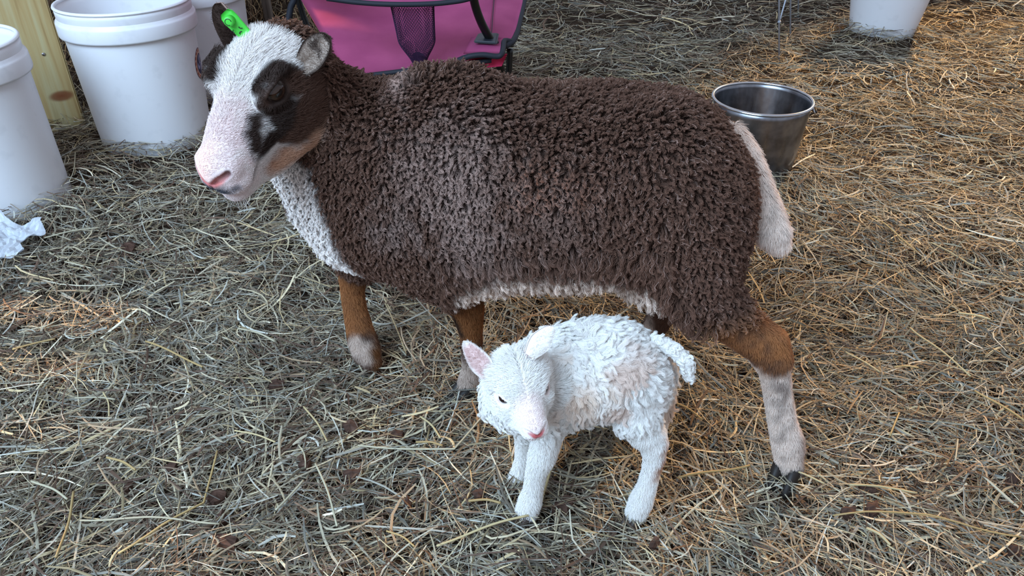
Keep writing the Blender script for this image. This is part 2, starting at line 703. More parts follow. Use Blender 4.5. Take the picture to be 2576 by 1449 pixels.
def curve(pts, n=16):
    """smooth Catmull-Rom through points"""
    p = np.asarray(pts, float)
    p = np.concatenate([[2 * p[0] - p[1]], p, [2 * p[-1] - p[-2]]])
    out = []
    for i in range(1, len(p) - 2):
        for t in np.linspace(0, 1, n, endpoint=False):
            a, b, c, d = p[i - 1:i + 3]
            out.append(.5 * (2 * b + (c - a) * t + (2 * a - 5 * b + 4 * c - d) * t * t + (3 * b - a - 3 * c + d) * t ** 3))
    out.append(p[-2])
    return np.array(out)


def shift(V, loc):
    return [tuple(np.asarray(v, float) + np.asarray(loc, float)) for v in V]


# ------------------------------------------------------------------ white pails
def plastic(name, col, marks=0.0):
    m = material(name, col, rough=.38, spec=.45)
    N, L, B = nodes(m)
    n = noise_node(m, 30, 5)
    r = ramp(m, n.outputs[0], [(.30, tuple(.94 * c for c in col)), (.42, col), (.8, col)])
    L.new(r.outputs[0], B.inputs['Base Color'])
    B.inputs['Subsurface Weight'].default_value = .15
    B.inputs['Subsurface Radius'].default_value = (.01, .01, .01)
    return m


M_PAIL = plastic('white_plastic', (.82, .82, .84))
M_WIRE = material('dull_wire', lin(90, 92, 98), .45, .9)


def big_pail(loc, label, rb=.130, rt=.148, H=.375, sink=.038, tilt=0.0):
    root = empty('white_pail', loc, label, 'bucket')
    z0 = -sink
    tl = math.tan(math.radians(tilt))
    t = .003
    k = (rt - rb) / H

    def R(z): return rb + k * z
    zc = H - .066
    prof = [(0.001, 0), (rb - .008, 0), (rb, .006)] + [(R(z), z) for z in np.linspace(.02, zc - .004, 12)]
    prof += [(R(zc), zc), (R(zc) + .001, zc)]
    prof += [(R(H) + .0015, H - .014), (R(H) + .0015, H - .006)]
    inner = [(R(H) - t, H - .004)] + [(R(z) - t, z) for z in np.linspace(H - .02, .006, 10)] + [(.001, .005)]
    def lean(V): return [(x + z * tl, y, z) for x, y, z in V]
    V, Fc = lathe(prof + inner)
    mesh_obj('body', shift(lean(V), np.add(loc, (0, 0, z0))), Fc, M_PAIL, root)
    # broad collar with its step
    c = [(R(zc) - .001, zc - .001), (R(zc) + .0085, zc), (R(zc) + .0095, zc + .004), (R(zc) + .0095, zc + .029), (R(zc) + .0085, zc + .033), (R(zc) + .0045, zc + .036), (R(zc) + .0045, zc + .040), (R(zc) + .001, zc + .042)]
    V, Fc = lathe(c)
    mesh_obj('collar', shift(lean(V), np.add(loc, (0, 0, z0))), Fc, M_PAIL, root)
    a = np.linspace(0, 2 * math.pi, 9)
    ring = [(R(H) - .0005 + .0042 * math.cos(q), H - .002 + .0042 * math.sin(q)) for q in a]
    V, Fc = lathe(ring)
    mesh_obj('rim', shift(lean(V), np.add(loc, (0, 0, z0))), Fc, M_PAIL, root)
    return root, R, z0


b1, R1, z1 = big_pail((-1.108, 1.53, 0), 'tall white pail cut off by the left picture edge, in front of the wooden post', tilt=-4.0)
b2, R2, z2 = big_pail((-.914, 1.895, 0), 'tall white pail with round sticker, between post and ewe face')
b3, R3, z3 = big_pail((-.885, 2.215, 0), 'tall white pail half hidden behind the stickered pail and the ewe ear')


def sticker():
    """round printed sticker wrapped on the stickered pail, turned well to the side"""
    m = attr_material('sticker_print', 'coat', rough=.35, spec=.4)
    cz, rad = .218, .034
    c0 = math.radians(9)
    nr, na = 14, 48
    V, Fc, C = [], [], []
    blue, rust, pale, cream = lin(38, 34, 74), lin(158, 84, 70), lin(150, 150, 190), lin(226, 190, 170)
    for i in range(nr + 1):
        r = rad * i / nr
        for k in range(na):
            q = 2 * math.pi * k / na
            a, z = r * math.cos(q), cz + r * math.sin(q) * 1.12
            R = R2(z) + .0006
            th = c0 + a / R
            V.append((-.914 + R * math.cos(th), 1.895 + R * math.sin(th), z + z2))
            f = i / nr
            col = blue
            if f > .95: col = blue
            elif f > .80: col = rust if (k % 3) else cream
            elif f > .74: col = rust
            elif f > .70: col = cream
            elif f < .55 and (math.sin(q * 3 + f * 9) > .25): col = pale
            C.append(col)
    for i in range(nr):
        for k in range(na):
            k2 = (k + 1) % na
            Fc.append((i * na + k, (i + 1) * na + k, (i + 1) * na + k2, i * na + k2))
    o = mesh_obj('sticker', V, Fc, m, b2)
    o['label'] = 'round dark blue sticker with rust red printed ring'
    set_color(o, np.array(C))


sticker()


def small_pail():
    loc = (1.352, 2.895, 0)
    root = empty('white_pail', loc, 'small white pail with wire bail, cut by the top edge beside the warm lit hay', 'bucket')
    rb, rt, H, t = .107, .152, .27, .003

    def R(z): return rb + (rt - rb) * z / H
    prof = [(.001, 0), (rb - .006, 0), (rb, .005)] + [(R(z), z) for z in np.linspace(.02, H, 10)] + [(R(H) - t, H)] + [(R(z) - t, z) for z in np.linspace(H - .02, .006, 8)] + [(.001, .005)]
    V, Fc = lathe(prof)
    mesh_obj('body', shift(V, (loc[0], loc[1], -.02)), Fc, M_PAIL, root)
    V, Fc = lathe([(R(H) + .003 + .004 * math.cos(q), H - .003 + .005 * math.sin(q)) for q in np.linspace(0, 2 * math.pi, 9)])
    mesh_obj('rim', shift(V, (loc[0], loc[1], -.02)), Fc, M_PAIL, root)
    ends = []
    for s in (-1, 1):
        th = math.radians(180 + 22) if s < 0 else math.radians(22)
        z = .205
        p0 = np.array([loc[0] + R(z) * math.cos(th), loc[1] + R(z) * math.sin(th), z - .02])
        d = np.array([math.cos(th), math.sin(th), 0])
        V, Fc = tube([p0 - d * .004, p0 + d * .006, p0 + d * .016, p0 + d * .018], [.013, .012, .010, .006], 14)
        o = mesh_obj('handle_lug', V, Fc, M_PAIL, root)
        ends.append(p0 + d * .010)
    mid = (ends[0] + ends[1]) / 2
    front = np.array([.37, -.93, 0])
    arc = [ends[0]]
    for q in np.linspace(.10, math.pi - .10, 14):
        arc.append(mid + (ends[0] - mid) * math.cos(q) * 1.02 + front * math.sin(q) * .165 + np.array([0, 0, .035 * math.sin(q)]))
    arc.append(ends[1])
    V, Fc = tube(curve(arc, 4), .0022, 8)
    mesh_obj('bail', V, Fc, M_WIRE, root)


small_pail()


def steel_pail():
    loc = (.557, 1.674, 0)
    root = empty('steel_pail', loc, 'brushed stainless steel pail standing behind the ewe rump', 'bucket')
    m = material('brushed_steel', lin(150, 152, 158), .30, 1.0)
    N, L, B = nodes(m)
    n = noise_node(m, 6, 5, stretch=(9, 9, .5))
    r = ramp(m, n.outputs[0], [(.3, (.24, .24, .24)), (.7, (.42, .42, .42))])
    L.new(r.outputs[0], B.inputs['Roughness'])
    n2 = noise_node(m, 22, 4)
    r2 = ramp(m, n2.outputs[0], [(.35, lin(112, 112, 116)), (.6, lin(158, 160, 166))])
    L.new(r2.outputs[0], B.inputs['Base Color'])
    rb, rt, H, t = .087, .1062, .195, .0012

    def R(z): return rb + (rt - rb) * (z / H) ** .9
    prof = [(.001, 0), (rb - .014, 0), (rb - .005, .003), (rb, .012)] + [(R(z), z) for z in np.linspace(.02, H, 12)] + [(R(H) - t, H)] + [(R(z) - t, z) for z in np.linspace(H - .01, .012, 10)] + [(rb - .014, .003), (.001, .002)]
    V, Fc = lathe(prof, 80)
    mesh_obj('body', shift(V, (loc[0], loc[1], -.02)), Fc, m, root)
    ms = material('bright_steel', lin(200, 202, 206), .18, 1.0)
    V, Fc = lathe([(R(H) + .0015 + .0036 * math.cos(q), H + .0030 * math.sin(q)) for q in np.linspace(0, 2 * math.pi, 11)], 80)
    mesh_obj('rim', shift(V, (loc[0], loc[1], -.02)), Fc, ms, root)
    ends = []
    for th in (math.radians(-12), math.radians(168)):
        p0 = np.array([loc[0] + R(H - .02) * math.cos(th), loc[1] + R(H - .02) * math.sin(th), H - .04])
        d = np.array([math.cos(th), math.sin(th), 0])
        e = np.array([-d[1], d[0], 0])
        ring = [p0 + d * .004 + d * .009 * (1 - math.cos(q)) * .5 + e * .010 * math.sin(q) + np.array([0, 0, .009 * math.cos(q)]) for q in np.linspace(0, 2 * math.pi, 13)]
        V, Fc = tube(ring, .0018, 8)
        mesh_obj('handle_ear', V, Fc, ms, root)
        ends.append(p0 + d * .010)
    mid = (ends[0] + ends[1]) / 2
    back = np.array([.10, 1.0, 0])
    arc = [mid + (ends[0] - mid) * math.cos(q) * 1.04 + back * math.sin(q) * .128 + np.array([0, 0, -.085 * math.sin(q)]) for q in np.linspace(0, math.pi, 18)]
    V, Fc = tube(curve(arc, 3), .0021, 8)
    mesh_obj('bail', V, Fc, M_WIRE, root)


steel_pail()


# ------------------------------------------------------------------ wooden post at the left
def wood_post():
    base = G(128, 318)
    loc = (float(base[0]), float(base[1]) + .03, 0)
    root = empty('wooden_post', loc, 'square pine post with a brown knot, behind the left pails', 'post')
    m = material('pine', rough=.7, spec=.25)
    N, L, B = nodes(m)
    n = noise_node(m, 3.0, 6, stretch=(16, 16, .7))
    r = ramp(m, n.outputs[0], [(.30, lin(150, 118, 74)), (.46, lin(186, 160, 110)), (.62, lin(194, 180, 136)), (.80, lin(164, 140, 92))])
    tc = N.new('ShaderNodeTexCoord')
    vd = N.new('ShaderNodeVectorMath'); vd.operation = 'DISTANCE'
    mp = N.new('ShaderNodeMapping')
    mp.inputs['Location'].default_value = (-.030, .045, 1.365)
    mp.inputs['Scale'].default_value = (1, 1, 2.1)
    # knot: an oval of darker wood in the face
    L.new(tc.outputs['Object'], mp.inputs[0])
    ln = N.new('ShaderNodeVectorMath'); ln.operation = 'LENGTH'
    L.new(mp.outputs[0], ln.inputs[0])
    rk = ramp(m, ln.outputs['Value'], [(0.0, (1, 1, 1)), (.022, (.85,) * 3), (.033, (0, 0, 0))])
    mx = N.new('ShaderNodeMix'); mx.data_type = 'RGBA'
    L.new(rk.outputs[0], mx.inputs['Factor'])
    L.new(r.outputs[0], mx.inputs['A'])
    mx.inputs['B'].default_value = (*lin(128, 72, 44), 1)
    L.new(mx.outputs['Result'], B.inputs['Base Color'])
    bump(m, n.outputs[0], .25, .002)
    bm = bmesh.new()
    bmesh.ops.create_cube(bm, size=1.0, matrix=Matrix.Diagonal((.130, .090, 1.5, 1)))
    bmesh.ops.bevel(bm, geom=[e for e in bm.edges], offset=.004, segments=2, affect='EDGES')
    me = bpy.data.meshes.new('timber')
    bm.to_mesh(me); bm.free()
    me.materials.append(m)
    o = bpy.data.objects.new('timber', me)
    COL.objects.link(o)
    o.parent = root
    o.location = (0, 0, .73)
    o.rotation_euler = (0, 0, math.radians(33))
    # nail head
    q = Matrix.Rotation(math.radians(33), 3, 'Z') @ Vector((.020, -.0455, 0))
    p = Vector(loc) + q + Vector((0, 0, .19))
    d = (Matrix.Rotation(math.radians(33), 3, 'Z') @ Vector((0, -1, 0)))
    V, Fc = tube([np.array(p + d * s) for s in (-.004, .001, .002)], [.0035, .0045, .003], 12)
    mesh_obj('nail_head', V, Fc, material('nail_steel', lin(190, 190, 195), .25, 1.0), root)


wood_post()


def stake():
    p = P(668, 30, 2.42)
    loc = (float(p[0]), 2.42, 0)
    root = empty('wooden_stake', loc, 'thin weathered grey stake in shade behind the ewe head', 'stake')
    m = material('weathered_wood', rough=.85, spec=.2)
    N, L, B = nodes(m)
    n = noise_node(m, 5, 5, stretch=(20, 20, 1))
    r = ramp(m, n.outputs[0], [(.3, lin(70, 60, 54)), (.7, lin(120, 108, 98))])
    L.new(r.outputs[0], B.inputs['Base Color'])
    V, Fc = tube(curve([(loc[0] + .012, loc[1], -.03), (loc[0] + .006, loc[1], .25), (loc[0] - .004, loc[1], .55), (loc[0] - .006, loc[1] + .01, .9)], 5), [.014] * 16, 10)
    mesh_obj('shaft', V, Fc, m, root)
    V, Fc = tube([(loc[0] - .006, loc[1] + .01, .9), (loc[0] - .006, loc[1] + .01, .905)], [.015, .012], 10)
    mesh_obj('sawn_end', V, Fc, m, root)


stake()


# ------------------------------------------------------------------ galvanised wire stand in the background
def wire_stand():
    a, b, c = G(1960, 150), G(1988, 98), G(2008, 40)
    root = empty('wire_stand', tuple(map(float, a)), 'thin galvanised wire stand with a diagonal brace, beside the small white pail', 'wire stand')
    m = material('galvanised_wire', lin(176, 184, 196), .5, .4)
    lean = unit(P(1960, 0, a[1] - .02) - a)
    for p in (a, b, c):
        V, Fc = tube([p - lean * .02, p + lean * .4, p + lean * .85], .0028, 8)
        mesh_obj('upright_wire', V, Fc, m, root)
    s = a + lean * .125
    e = b + np.array([.05, .02, 0]) + lean * .36
    V, Fc = tube([s, s + (e - s) * .5, e], .0026, 8)
    mesh_obj('brace_wire', V, Fc, m, root)
    w = [s + np.array([.004 * math.cos(q), .004 * math.sin(q), .0015 * q / 3]) for q in np.linspace(0, 12, 30)]
    V, Fc = tube(w, .0016, 6)
    mesh_obj('wire_wrap', V, Fc, m, root)
    for z in (.62, .84):
        V, Fc = tube([a + lean * z, b + lean * z, c + lean * z], .0026, 8)
        mesh_obj('cross_wire', V, Fc, m, root)


wire_stand()


# ------------------------------------------------------------------ pink folding chair
def cloth_patch(name, c00, c10, c11, c01, mat, parent, nu=28, nv=20, sag=0.0, thick=.0016, ripple=0.0, seed=0):
    """quad of fabric spanned by four corners, sagging in the middle"""
    u = np.linspace(0, 1, nu)[:, None, None]
    v = np.linspace(0, 1, nv)[None, :, None]
    c00, c10, c11, c01 = (np.asarray(c, float) for c in (c00, c10, c11, c01))
    p = c00 * (1 - u) * (1 - v) + c10 * u * (1 - v) + c11 * u * v + c01 * (1 - u) * v
    nrm = unit(np.cross(c10 - c00, c01 - c00))
    if nrm[2] < 0: nrm = -nrm
    q = p.reshape(-1, 3)
    s = (sag * 16 * u * (1 - u) * v * (1 - v))[..., 0].reshape(-1)
    q = q - nrm * s[:, None]
    if ripple:
        q = q + nrm * (ripple * (value_noise(q * [1, 1, 1], 9.0, seed) - .5) * 2 * np.sqrt(np.clip((u * (1 - u) * v * (1 - v))[..., 0].reshape(-1) * 16, 0, 1)))[:, None]
    top, bot = q + nrm * thick / 2, q - nrm * thick / 2
    V = np.concatenate([top, bot])
    n = nu * nv
    Fc = []
    for i in range(nu - 1):
        for j in range(nv - 1):
            a = i * nv + j
            Fc.append((a, a + nv, a + nv + 1, a + 1))
            Fc.append((n + a, n + a + 1, n + a + nv + 1, n + a + nv))
    ring = [i * nv for i in range(nu)] + [(nu - 1) * nv + j for j in range(1, nv)] + [i * nv + nv - 1 for i in range(nu - 2, -1, -1)] + [j for j in range(nv - 2, 0, -1)]
    for k in range(len(ring)):
        a, b = ring[k], ring[(k + 1) % len(ring)]
        Fc.append((a, b, n + b, n + a))
    o = mesh_obj(name, V, Fc, mat, parent)
    edges = {'near': q.reshape(nu, nv, 3)[:, 0], 'far': q.reshape(nu, nv, 3)[:, -1], 'left': q.reshape(nu, nv, 3)[0], 'right': q.reshape(nu, nv, 3)[-1]}
    return o, edges


def trim(name, path, w, mat, parent):
    V, Fc = tube(path, w, 8)
    V = np.asarray(V)
    return mesh_obj(name, V, Fc, mat, parent)


def chair():
    m_pink = material('pink_canvas', lin(206, 84, 132), .75, spec=.2)
    N, L, B = nodes(m_pink)
    n = noise_node(m_pink, 9, 5)
    r = ramp(m_pink, n.outputs[0], [(.3, lin(146, 60, 100)), (.7, lin(168, 76, 116))])
    L.new(r.outputs[0], B.inputs['Base Color'])
    wv = noise_node(m_pink, 900, 2)
    bump(m_pink, wv.outputs[0], .25, .0006)
    m_hot = material('hot_pink_lining', lin(214, 52, 96), .7, spec=.2)
    m_blk = material('black_binding', lin(34, 36, 44), .65, spec=.3)
    m_tube = material('black_steel_tube', lin(12, 12, 13), .35, spec=.5)
    m_plate = material('black_plastic', lin(34, 38, 46), .4, spec=.5)
    loc = (-.18, 1.95, 0)
    root = empty('folding_chair', loc, 'pink canvas folding camp chair with mesh cup holder, behind the ewe withers', 'chair')
    # seat: the near edge hangs lower, the front edge faces right
    nl, nr = P(872, 196, 1.735), P(1236, 152, 1.745)
    fr, fl = P(1326, -16, 2.16), P(740, -30, 2.16)
    seat, e = cloth_patch('seat', nl, nr, fr, fl, m_pink, root, sag=.010, ripple=.008, seed=3)
    near = e['near']
    trim('seat_binding', near, .0055, m_blk, root)
    path = curve([P(1268, 118, 1.80), P(1290, 104, 1.84), P(1301, 80, 1.91), P(1309, 45, 2.0), P(1318, 5, 2.11), P(1324, -20, 2.17)], 6)
    V, Fc = tube(path, .0072, 8)
    o = mesh_obj('seat_binding', V, Fc, m_blk, root)
    # front strip between seam and binding
    cloth_patch('seat_front_band', P(1228, 110, 1.775), P(1288, 106, 1.835), P(1324, -18, 2.165), P(1242, -22, 2.165), m_pink, root, 8, 16, sag=-.004)
    # seam
    V, Fc = tube(curve([P(1236, 95, 1.80) + [0, -.001, .004], P(1240, 45, 1.955) + [0, -.001, .007], P(1244, -10, 2.12) + [0, -.001, .006]], 8), .0009, 6)
    mesh_obj('seat_seam', V, Fc, m_blk, root)
    # back rest rising at the left
    bk, eb = cloth_patch('backrest', fl, P(760, -20, 1.80), P(690, -420, 1.78), P(672, -420, 2.20), m_pink, root, sag=.012, ripple=.004, seed=8)
    V, Fc = tube(curve([P(722, 66, 2.14), P(731, 20, 2.15), P(740, -40, 2.16), P(690, -300, 2.2)], 8), .0085, 8)
    mesh_obj('backrest_binding', V, Fc, m_blk, root)
    # arm rest strip with its binding
    a0, a1 = P(822, -6, 1.70), P(1186, -8, 1.70)
    dz = np.array([0, .085, .012])
    mid = [P(822, -4, 1.70), P(900, 6, 1.695), P(985, 11, 1.69), P(1080, 10, 1.69), P(1150, 3, 1.695), P(1186, -5, 1.70)]
    near = curve(mid, 6)
    V = np.concatenate([near + dz * k for k in (0, .33, .66, 1.0)] + [near + dz * k - [0, 0, .002] for k in (1.0, .66, .33, 0)])
    n = len(near)
    Fc = []
    for r_ in range(8):
        r2 = (r_ + 1) % 8
        for i in range(n - 1):
            Fc.append((r_ * n + i, r_ * n + i + 1, r2 * n + i + 1, r2 * n + i))
    mesh_obj('armrest', V, Fc, m_pink, root)
    V, Fc = tube(near, .0055, 8)
    mesh_obj('armrest_binding', V, Fc, m_blk, root)
    # mesh cup holder: a net bag, built as knotted strands
    m_net = material('dark_netting', lin(58, 34, 62), .7, spec=.2)
    top = P(1037, 12, 1.735)
    H = .128
    na, nh = 44, 30
    V, Fc = [], []

    def bag(t, th):
        rr = .047 * (1 - .10 * t) * (1 - smooth(.55, 1.0, np.array(t)) * .62)
        q = top + np.array([rr * math.cos(th) * (1 - .12 * t), rr * .72 * math.sin(th), -H * t - .006 * math.sin(th * 2 + 1) * t])
        return q + np.array([.008 * t, 0, 0])
    for fam in (1, -1):
        for k in range(na):
            pts = [bag(i / nh, 2 * math.pi * k / na + fam * i * .075) for i in range(nh + 1)]
            a, b = tube(pts, .00055, 4, False)
            Fc += [tuple(x + len(V) for x in f) for f in b]
            V += a
    o = mesh_obj('cup_holder_net', V, Fc, m_net, root)
    # the gathered bottom panel of the bag
    V, Fc = [], []
    for i in range(7):
        t = .86 + .14 * i / 6
        for k in range(24):
            q = bag(t, 2 * math.pi * k / 24)
            c = bag(t, 0) * .5 + bag(t, math.pi) * .5
            V.append(c + (q - c) * (.96 if i < 6 else .30))
    for i in range(6):
        for k in range(24):
            k2 = (k + 1) % 24
            Fc.append((i * 24 + k, i * 24 + k2, (i + 1) * 24 + k2, (i + 1) * 24 + k))
    for k in range(0, 24, 3):                                   # open weave: drop some faces
        Fc = [f for j, f in enumerate(Fc) if not (j % 7 == 3 and j // 24 == k // 3)]
    mesh_obj('cup_holder_base', V, Fc, m_net, root)
    # tubes
    t1 = curve([P(1185, -60, 1.70), P(1192, 0, 1.735), P(1210, 55, 1.76), P(1240, 114, 1.79), P(1262, 180, 1.815), P(1274, 225, 1.83), P(1312, 345, 1.865)], 8)
    V, Fc = tube(t1, .0095, 12)
    mesh_obj('leg', V, Fc, m_tube, root)
    t2 = curve([P(1283, 122, 1.86), P(1279, 200, 1.855), P(1270, 290, 1.85), P(1262, 350, 1.84)], 8)
    V, Fc = tube(t2, .0075, 12)
    mesh_obj('leg', V, Fc, m_tube, root)
    for pts in ([P(820, 60, 2.16), P(790, 150, 2.15), P(760, 250, 2.13)], [P(740, -40, 2.2), P(770, 60, 2.2), P(830, 200, 2.2), P(860, 262, 2.2)], [P(1318, 0, 2.2), P(1316, 150, 2.2), P(1312, 262, 2.2)]):
        if pts[0][0] > 0: continue
        V, Fc = tube(curve(pts, 6), .0085, 10)
        mesh_obj('leg', V, Fc, m_tube, root)
    # corner pocket with grommet plate
    c = P(1216, 116, 1.775)
    tabq = [P(1166, 146, 1.735), P(1262, 146, 1.735), P(1270, 106, 1.83), P(1186, 104, 1.82)]
    cloth_patch('corner_tab', *[q + [0, -.004, .010] for q in tabq], m_pink, root, 10, 8, sag=-.006)
    V, Fc = tube(curve([P(1152, 152, 1.728), P(1180, 142, 1.722), P(1215, 138, 1.722), P(1250, 142, 1.724), P(1262, 136, 1.73), P(1266, 120, 1.765), P(1269, 103, 1.81), P(1284, 104, 1.83)], 6), .0062, 8)
    mesh_obj('tab_binding', V, Fc, m_blk, root)
    cloth_patch('pocket_lining', P(1168, 148, 1.738), P(1276, 136, 1.752), P(1262, 166, 1.765), P(1196, 172, 1.765), m_hot, root, 10, 8, sag=-.012)
    pq = [P(1189, 122, 1.757), P(1250, 126, 1.757), P(1256, 99, 1.815), P(1202, 99, 1.815)]
    cc = sum(pq) / 4
    nz = unit(np.cross(pq[1] - pq[0], pq[3] - pq[0]))
    bm = bmesh.new()
    lo = [bm.verts.new(q + nz * .012) for q in pq]
    hi = [bm.verts.new(cc + (q - cc) * .92 + nz * .017) for q in pq]
    bm.faces.new(hi)
    bm.faces.new(lo[::-1])
    for i in range(4):
        bm.faces.new((lo[i], lo[(i + 1) % 4], hi[(i + 1) % 4], hi[i]))
    bmesh.ops.bevel(bm, geom=[e_ for e_ in bm.edges], offset=.003, segments=2, affect='EDGES')
    me = bpy.data.meshes.new('grommet_plate')
    bm.to_mesh(me); bm.free()
    me.materials.append(m_plate)
    link(bpy.data.objects.new('grommet_plate', me), root)
    d = unit(P(1240, 114, 1.79) - P(1210, 55, 1.76))
    gp = P(1236, 108, 1.787)
    V, Fc = tube([gp + d * -.003, gp, gp + d * .006], [.012, .0155, .0165], 16)
    mesh_obj('grommet_ring', V, Fc, m_plate, root)


chair()


# ------------------------------------------------------------------ crumpled clear sheet, chips, stalks
def plastic_sheet():
    c = G(20, 630)
    nu, nv = 46, 34
    u = np.linspace(-1, 1, nu)[:, None]
    v = np.linspace(-1, 1, nv)[None, :]
    x = c[0] - .055 + u * .105 + .012 * np.sin(v * 5) + 0 * v
    y = c[1] + .005 + v * .062 + .012 * np.sin(u * 6 + 1) + 0 * u
    p = np.stack([x, y, 0 * x], -1).reshape(-1, 3)
    z = ground(p[:, 0], p[:, 1]) + .020 + .026 * value_noise(p, 45, 3) + .014 * np.abs(value_noise(p, 110, 4) - .5)
    p[:, 2] = z
    i = np.arange(nu - 1)[:, None] * nv + np.arange(nv - 1)[None, :]
    Q = np.stack([i, i + nv, i + nv + 1, i + 1], -1).reshape(-1, 4)
    m = material('clear_plastic_film', (.86, .90, .96), .12, spec=.7)
    N, L, B = nodes(m)
    B.inputs['Transmission Weight'].default_value = .55
    B.inputs['IOR'].default_value = 1.25
    B.inputs['Roughness'].default_value = .16
    o = big_mesh('plastic_sheet', p, Q, m, smooth_shade=False)
    md = o.modifiers.new('thickness', 'SOLIDIFY')
    md.thickness = .0008
    tag(o, 'crumpled clear plastic sheet on the hay below the leftmost pail', 'plastic sheet')


plastic_sheet()


def bark_chips():
    m = material('bark', rough=.9, spec=.15)
    N, L, B = nodes(m)
    n = noise_node(m, 60, 5, stretch=(1, 3, 1))
    r = ramp(m, n.outputs[0], [(.3, lin(50, 36, 30)), (.6, lin(86, 64, 54)), (.8, lin(112, 90, 78))])
    L.new(r.outputs[0], B.inputs['Base Color'])
    bump(m, n.outputs[0], .7, .003)
    spots = [(575, 1375, 38, 'large dark bark chunk near the lower left corner, by a sunlit tuft'), (545, 1262, 24, 'dark cracked bark chip in the hay left of centre bottom'), (560, 1310, 22, None), (330, 1235, 18, None),
             (885, 1090, 26, 'flat grey bark chip in the hay left of the lamb'), (770, 1180, 24, 'reddish bark chip in the hay below the raised hoof'), (890, 1210, 26, None), (700, 985, 20, None), (325, 640, 30, 'pale flat wood chip on hay below the ewe muzzle'),
             (1026, 1270, 14, None), (2180, 1320, 28, 'flat brown bark chip near the lower right, past the hind hoof'), (2170, 1260, 20, None), (2120, 1325, 24, None), (2540, 1215, 18, None), (2545, 1400, 24, None), (1420, 1285, 34, 'dark bark flake on hay between the lamb legs'), (1640, 1390, 20, None),
             (440, 1195, 18, None), (1205, 1265, 18, None), (1000, 1110, 22, None)]
    for px, py, r_, label in spots:
        c = G(px, py)
        s = r_ * PD(px, py, c[1]) / F_PX
        bm = bmesh.new()
        k = 9
        a0 = rng.random() * 6
        el = .55 + .3 * rng.random()
        lo, hi = [], []
        for i in range(k):
            q = 2 * math.pi * i / k
            rr = s * (.75 + .5 * rng.random())
            xx, yy = rr * math.cos(q), rr * el * math.sin(q)
            X, Y = xx * math.cos(a0) - yy * math.sin(a0), xx * math.sin(a0) + yy * math.cos(a0)
            lo.append(bm.verts.new((X, Y, -.004)))
            hi.append(bm.verts.new((X * .9, Y * .9, .006 + .006 * rng.random())))
        top = bm.verts.new((0, 0, .013))
        bm.faces.new(lo[::-1])
        for i in range(k):
            j = (i + 1) % k
            bm.faces.new((lo[i], lo[j], hi[j], hi[i]))
            bm.faces.new((hi[i], hi[j], top))
        me = bpy.data.meshes.new('bark_chip')
        bm.to_mesh(me); bm.free()
        me.materials.append(m)
        o = bpy.data.objects.new('bark_chip', me)
        COL.objects.link(o)
        o.location = (c[0], c[1], float(ground(c[0], c[1])) + .014)
        o.rotation_euler = (rng.normal(0, .12), rng.normal(0, .12), 0)
        tag(o, label or 'small dark bark chip half buried in the hay', 'bark chip', None if label else 'small bark chips in the bedding')


bark_chips()


def stalks():
    """the long straw stalks that lie loose on top"""
    m = attr_material('straw', 'coat', rough=.5, spec=.4)
    rows = [  # photo end points, colour
        [(905, 1150), (1145, 1172), (1228, 1080)], [(940, 1235), (1015, 1180)], [(800, 1200), (852, 1345)], [(770, 1055), (828, 1140)], [(975, 1358), (1045, 1400)], [(1050, 1150), (1115, 1165)],
        [(310, 1420), (520, 1290), (555, 1165)], [(215, 1340), (560, 1345)], [(95, 1245), (185, 1290)], [(160, 1440), (200, 1270)], [(270, 1015), (283, 1070)], [(200, 1030), (300, 1032)],
        [(610, 870), (700, 900)], [(45, 910), (150, 880)], [(280, 1180), (352, 1213)], [(2080, 1345), (2310, 1345), (2550, 1385)], [(2120, 1268), (2290, 1282)], [(2280, 850), (2430, 975)], [(2440, 1010), (2560, 1100)],
        [(2240, 950), (2300, 955)], [(2225, 1135), (2250, 1072)], [(2385, 1200), (2395, 1140)], [(2120, 910), (2205, 960)], [(2400, 815), (2480, 832)], [(1400, 1150), (1360, 1300)], [(1240, 1085), (1300, 1160)],
        [(1700, 1240), (1880, 1200)], [(1690, 1040), (1760, 1090)], [(2185, 580), (2300, 660)], [(2330, 640), (2460, 700)], [(1180, 1290), (1260, 1300)], [(1060, 1080), (1110, 1140)], [(700, 1310), (770, 1240)],
        [(120, 620), (260, 600)], [(205, 430), (190, 500)], [(2160, 1380), (2220, 1420)], [(1955, 1215), (2060, 1260)], [(1100, 1395), (1330, 1330)], [(600, 1120), (700, 1145)], [(380, 900), (520, 960)]]
    for row in rows:
        pts = [G(a, b) for a, b in row]
        path = np.concatenate([np.linspace(a_, b_, 7) for a_, b_ in zip(pts[:-1], pts[1:])])[[i for i in range(7 * (len(pts) - 1)) if i % 7 or i == 0]] if len(pts) > 2 else curve([pts[0], (pts[0] + pts[1]) / 2 + [.002, .003, 0], pts[1]], 6)
        path[:, 2] = ground(path[:, 0], path[:, 1]) + .030 + .004 * rng.random()
        r_ = (.0010 + .0007 * rng.random())
        V, Fc = tube(path, r_, 6)
        o = mesh_obj('straw_stalk', V, Fc, m)
        col = np.array([lin(184, 166, 124), lin(170, 144, 96), lin(176, 168, 142)][rng.integers(3)])
        set_color(o, np.repeat((col * (.85 + .3 * rng.random()))[None], len(V), 0))
        tag(o, 'thick pale straw stalk lying loose on top of the hay', 'straw stalk', 'thick straw stalks on the bedding')


stalks()

# ================================================================== THE EWE
def grid_axis(segs):
    """segs: (start, end, step) pieces joined into one increasing axis"""
    out = []
    for a, b, st in segs:
        out.append(np.arange(a, b - 1e-6, st))
    out.append(np.array([segs[-1][1]]))
    return np.concatenate(out)


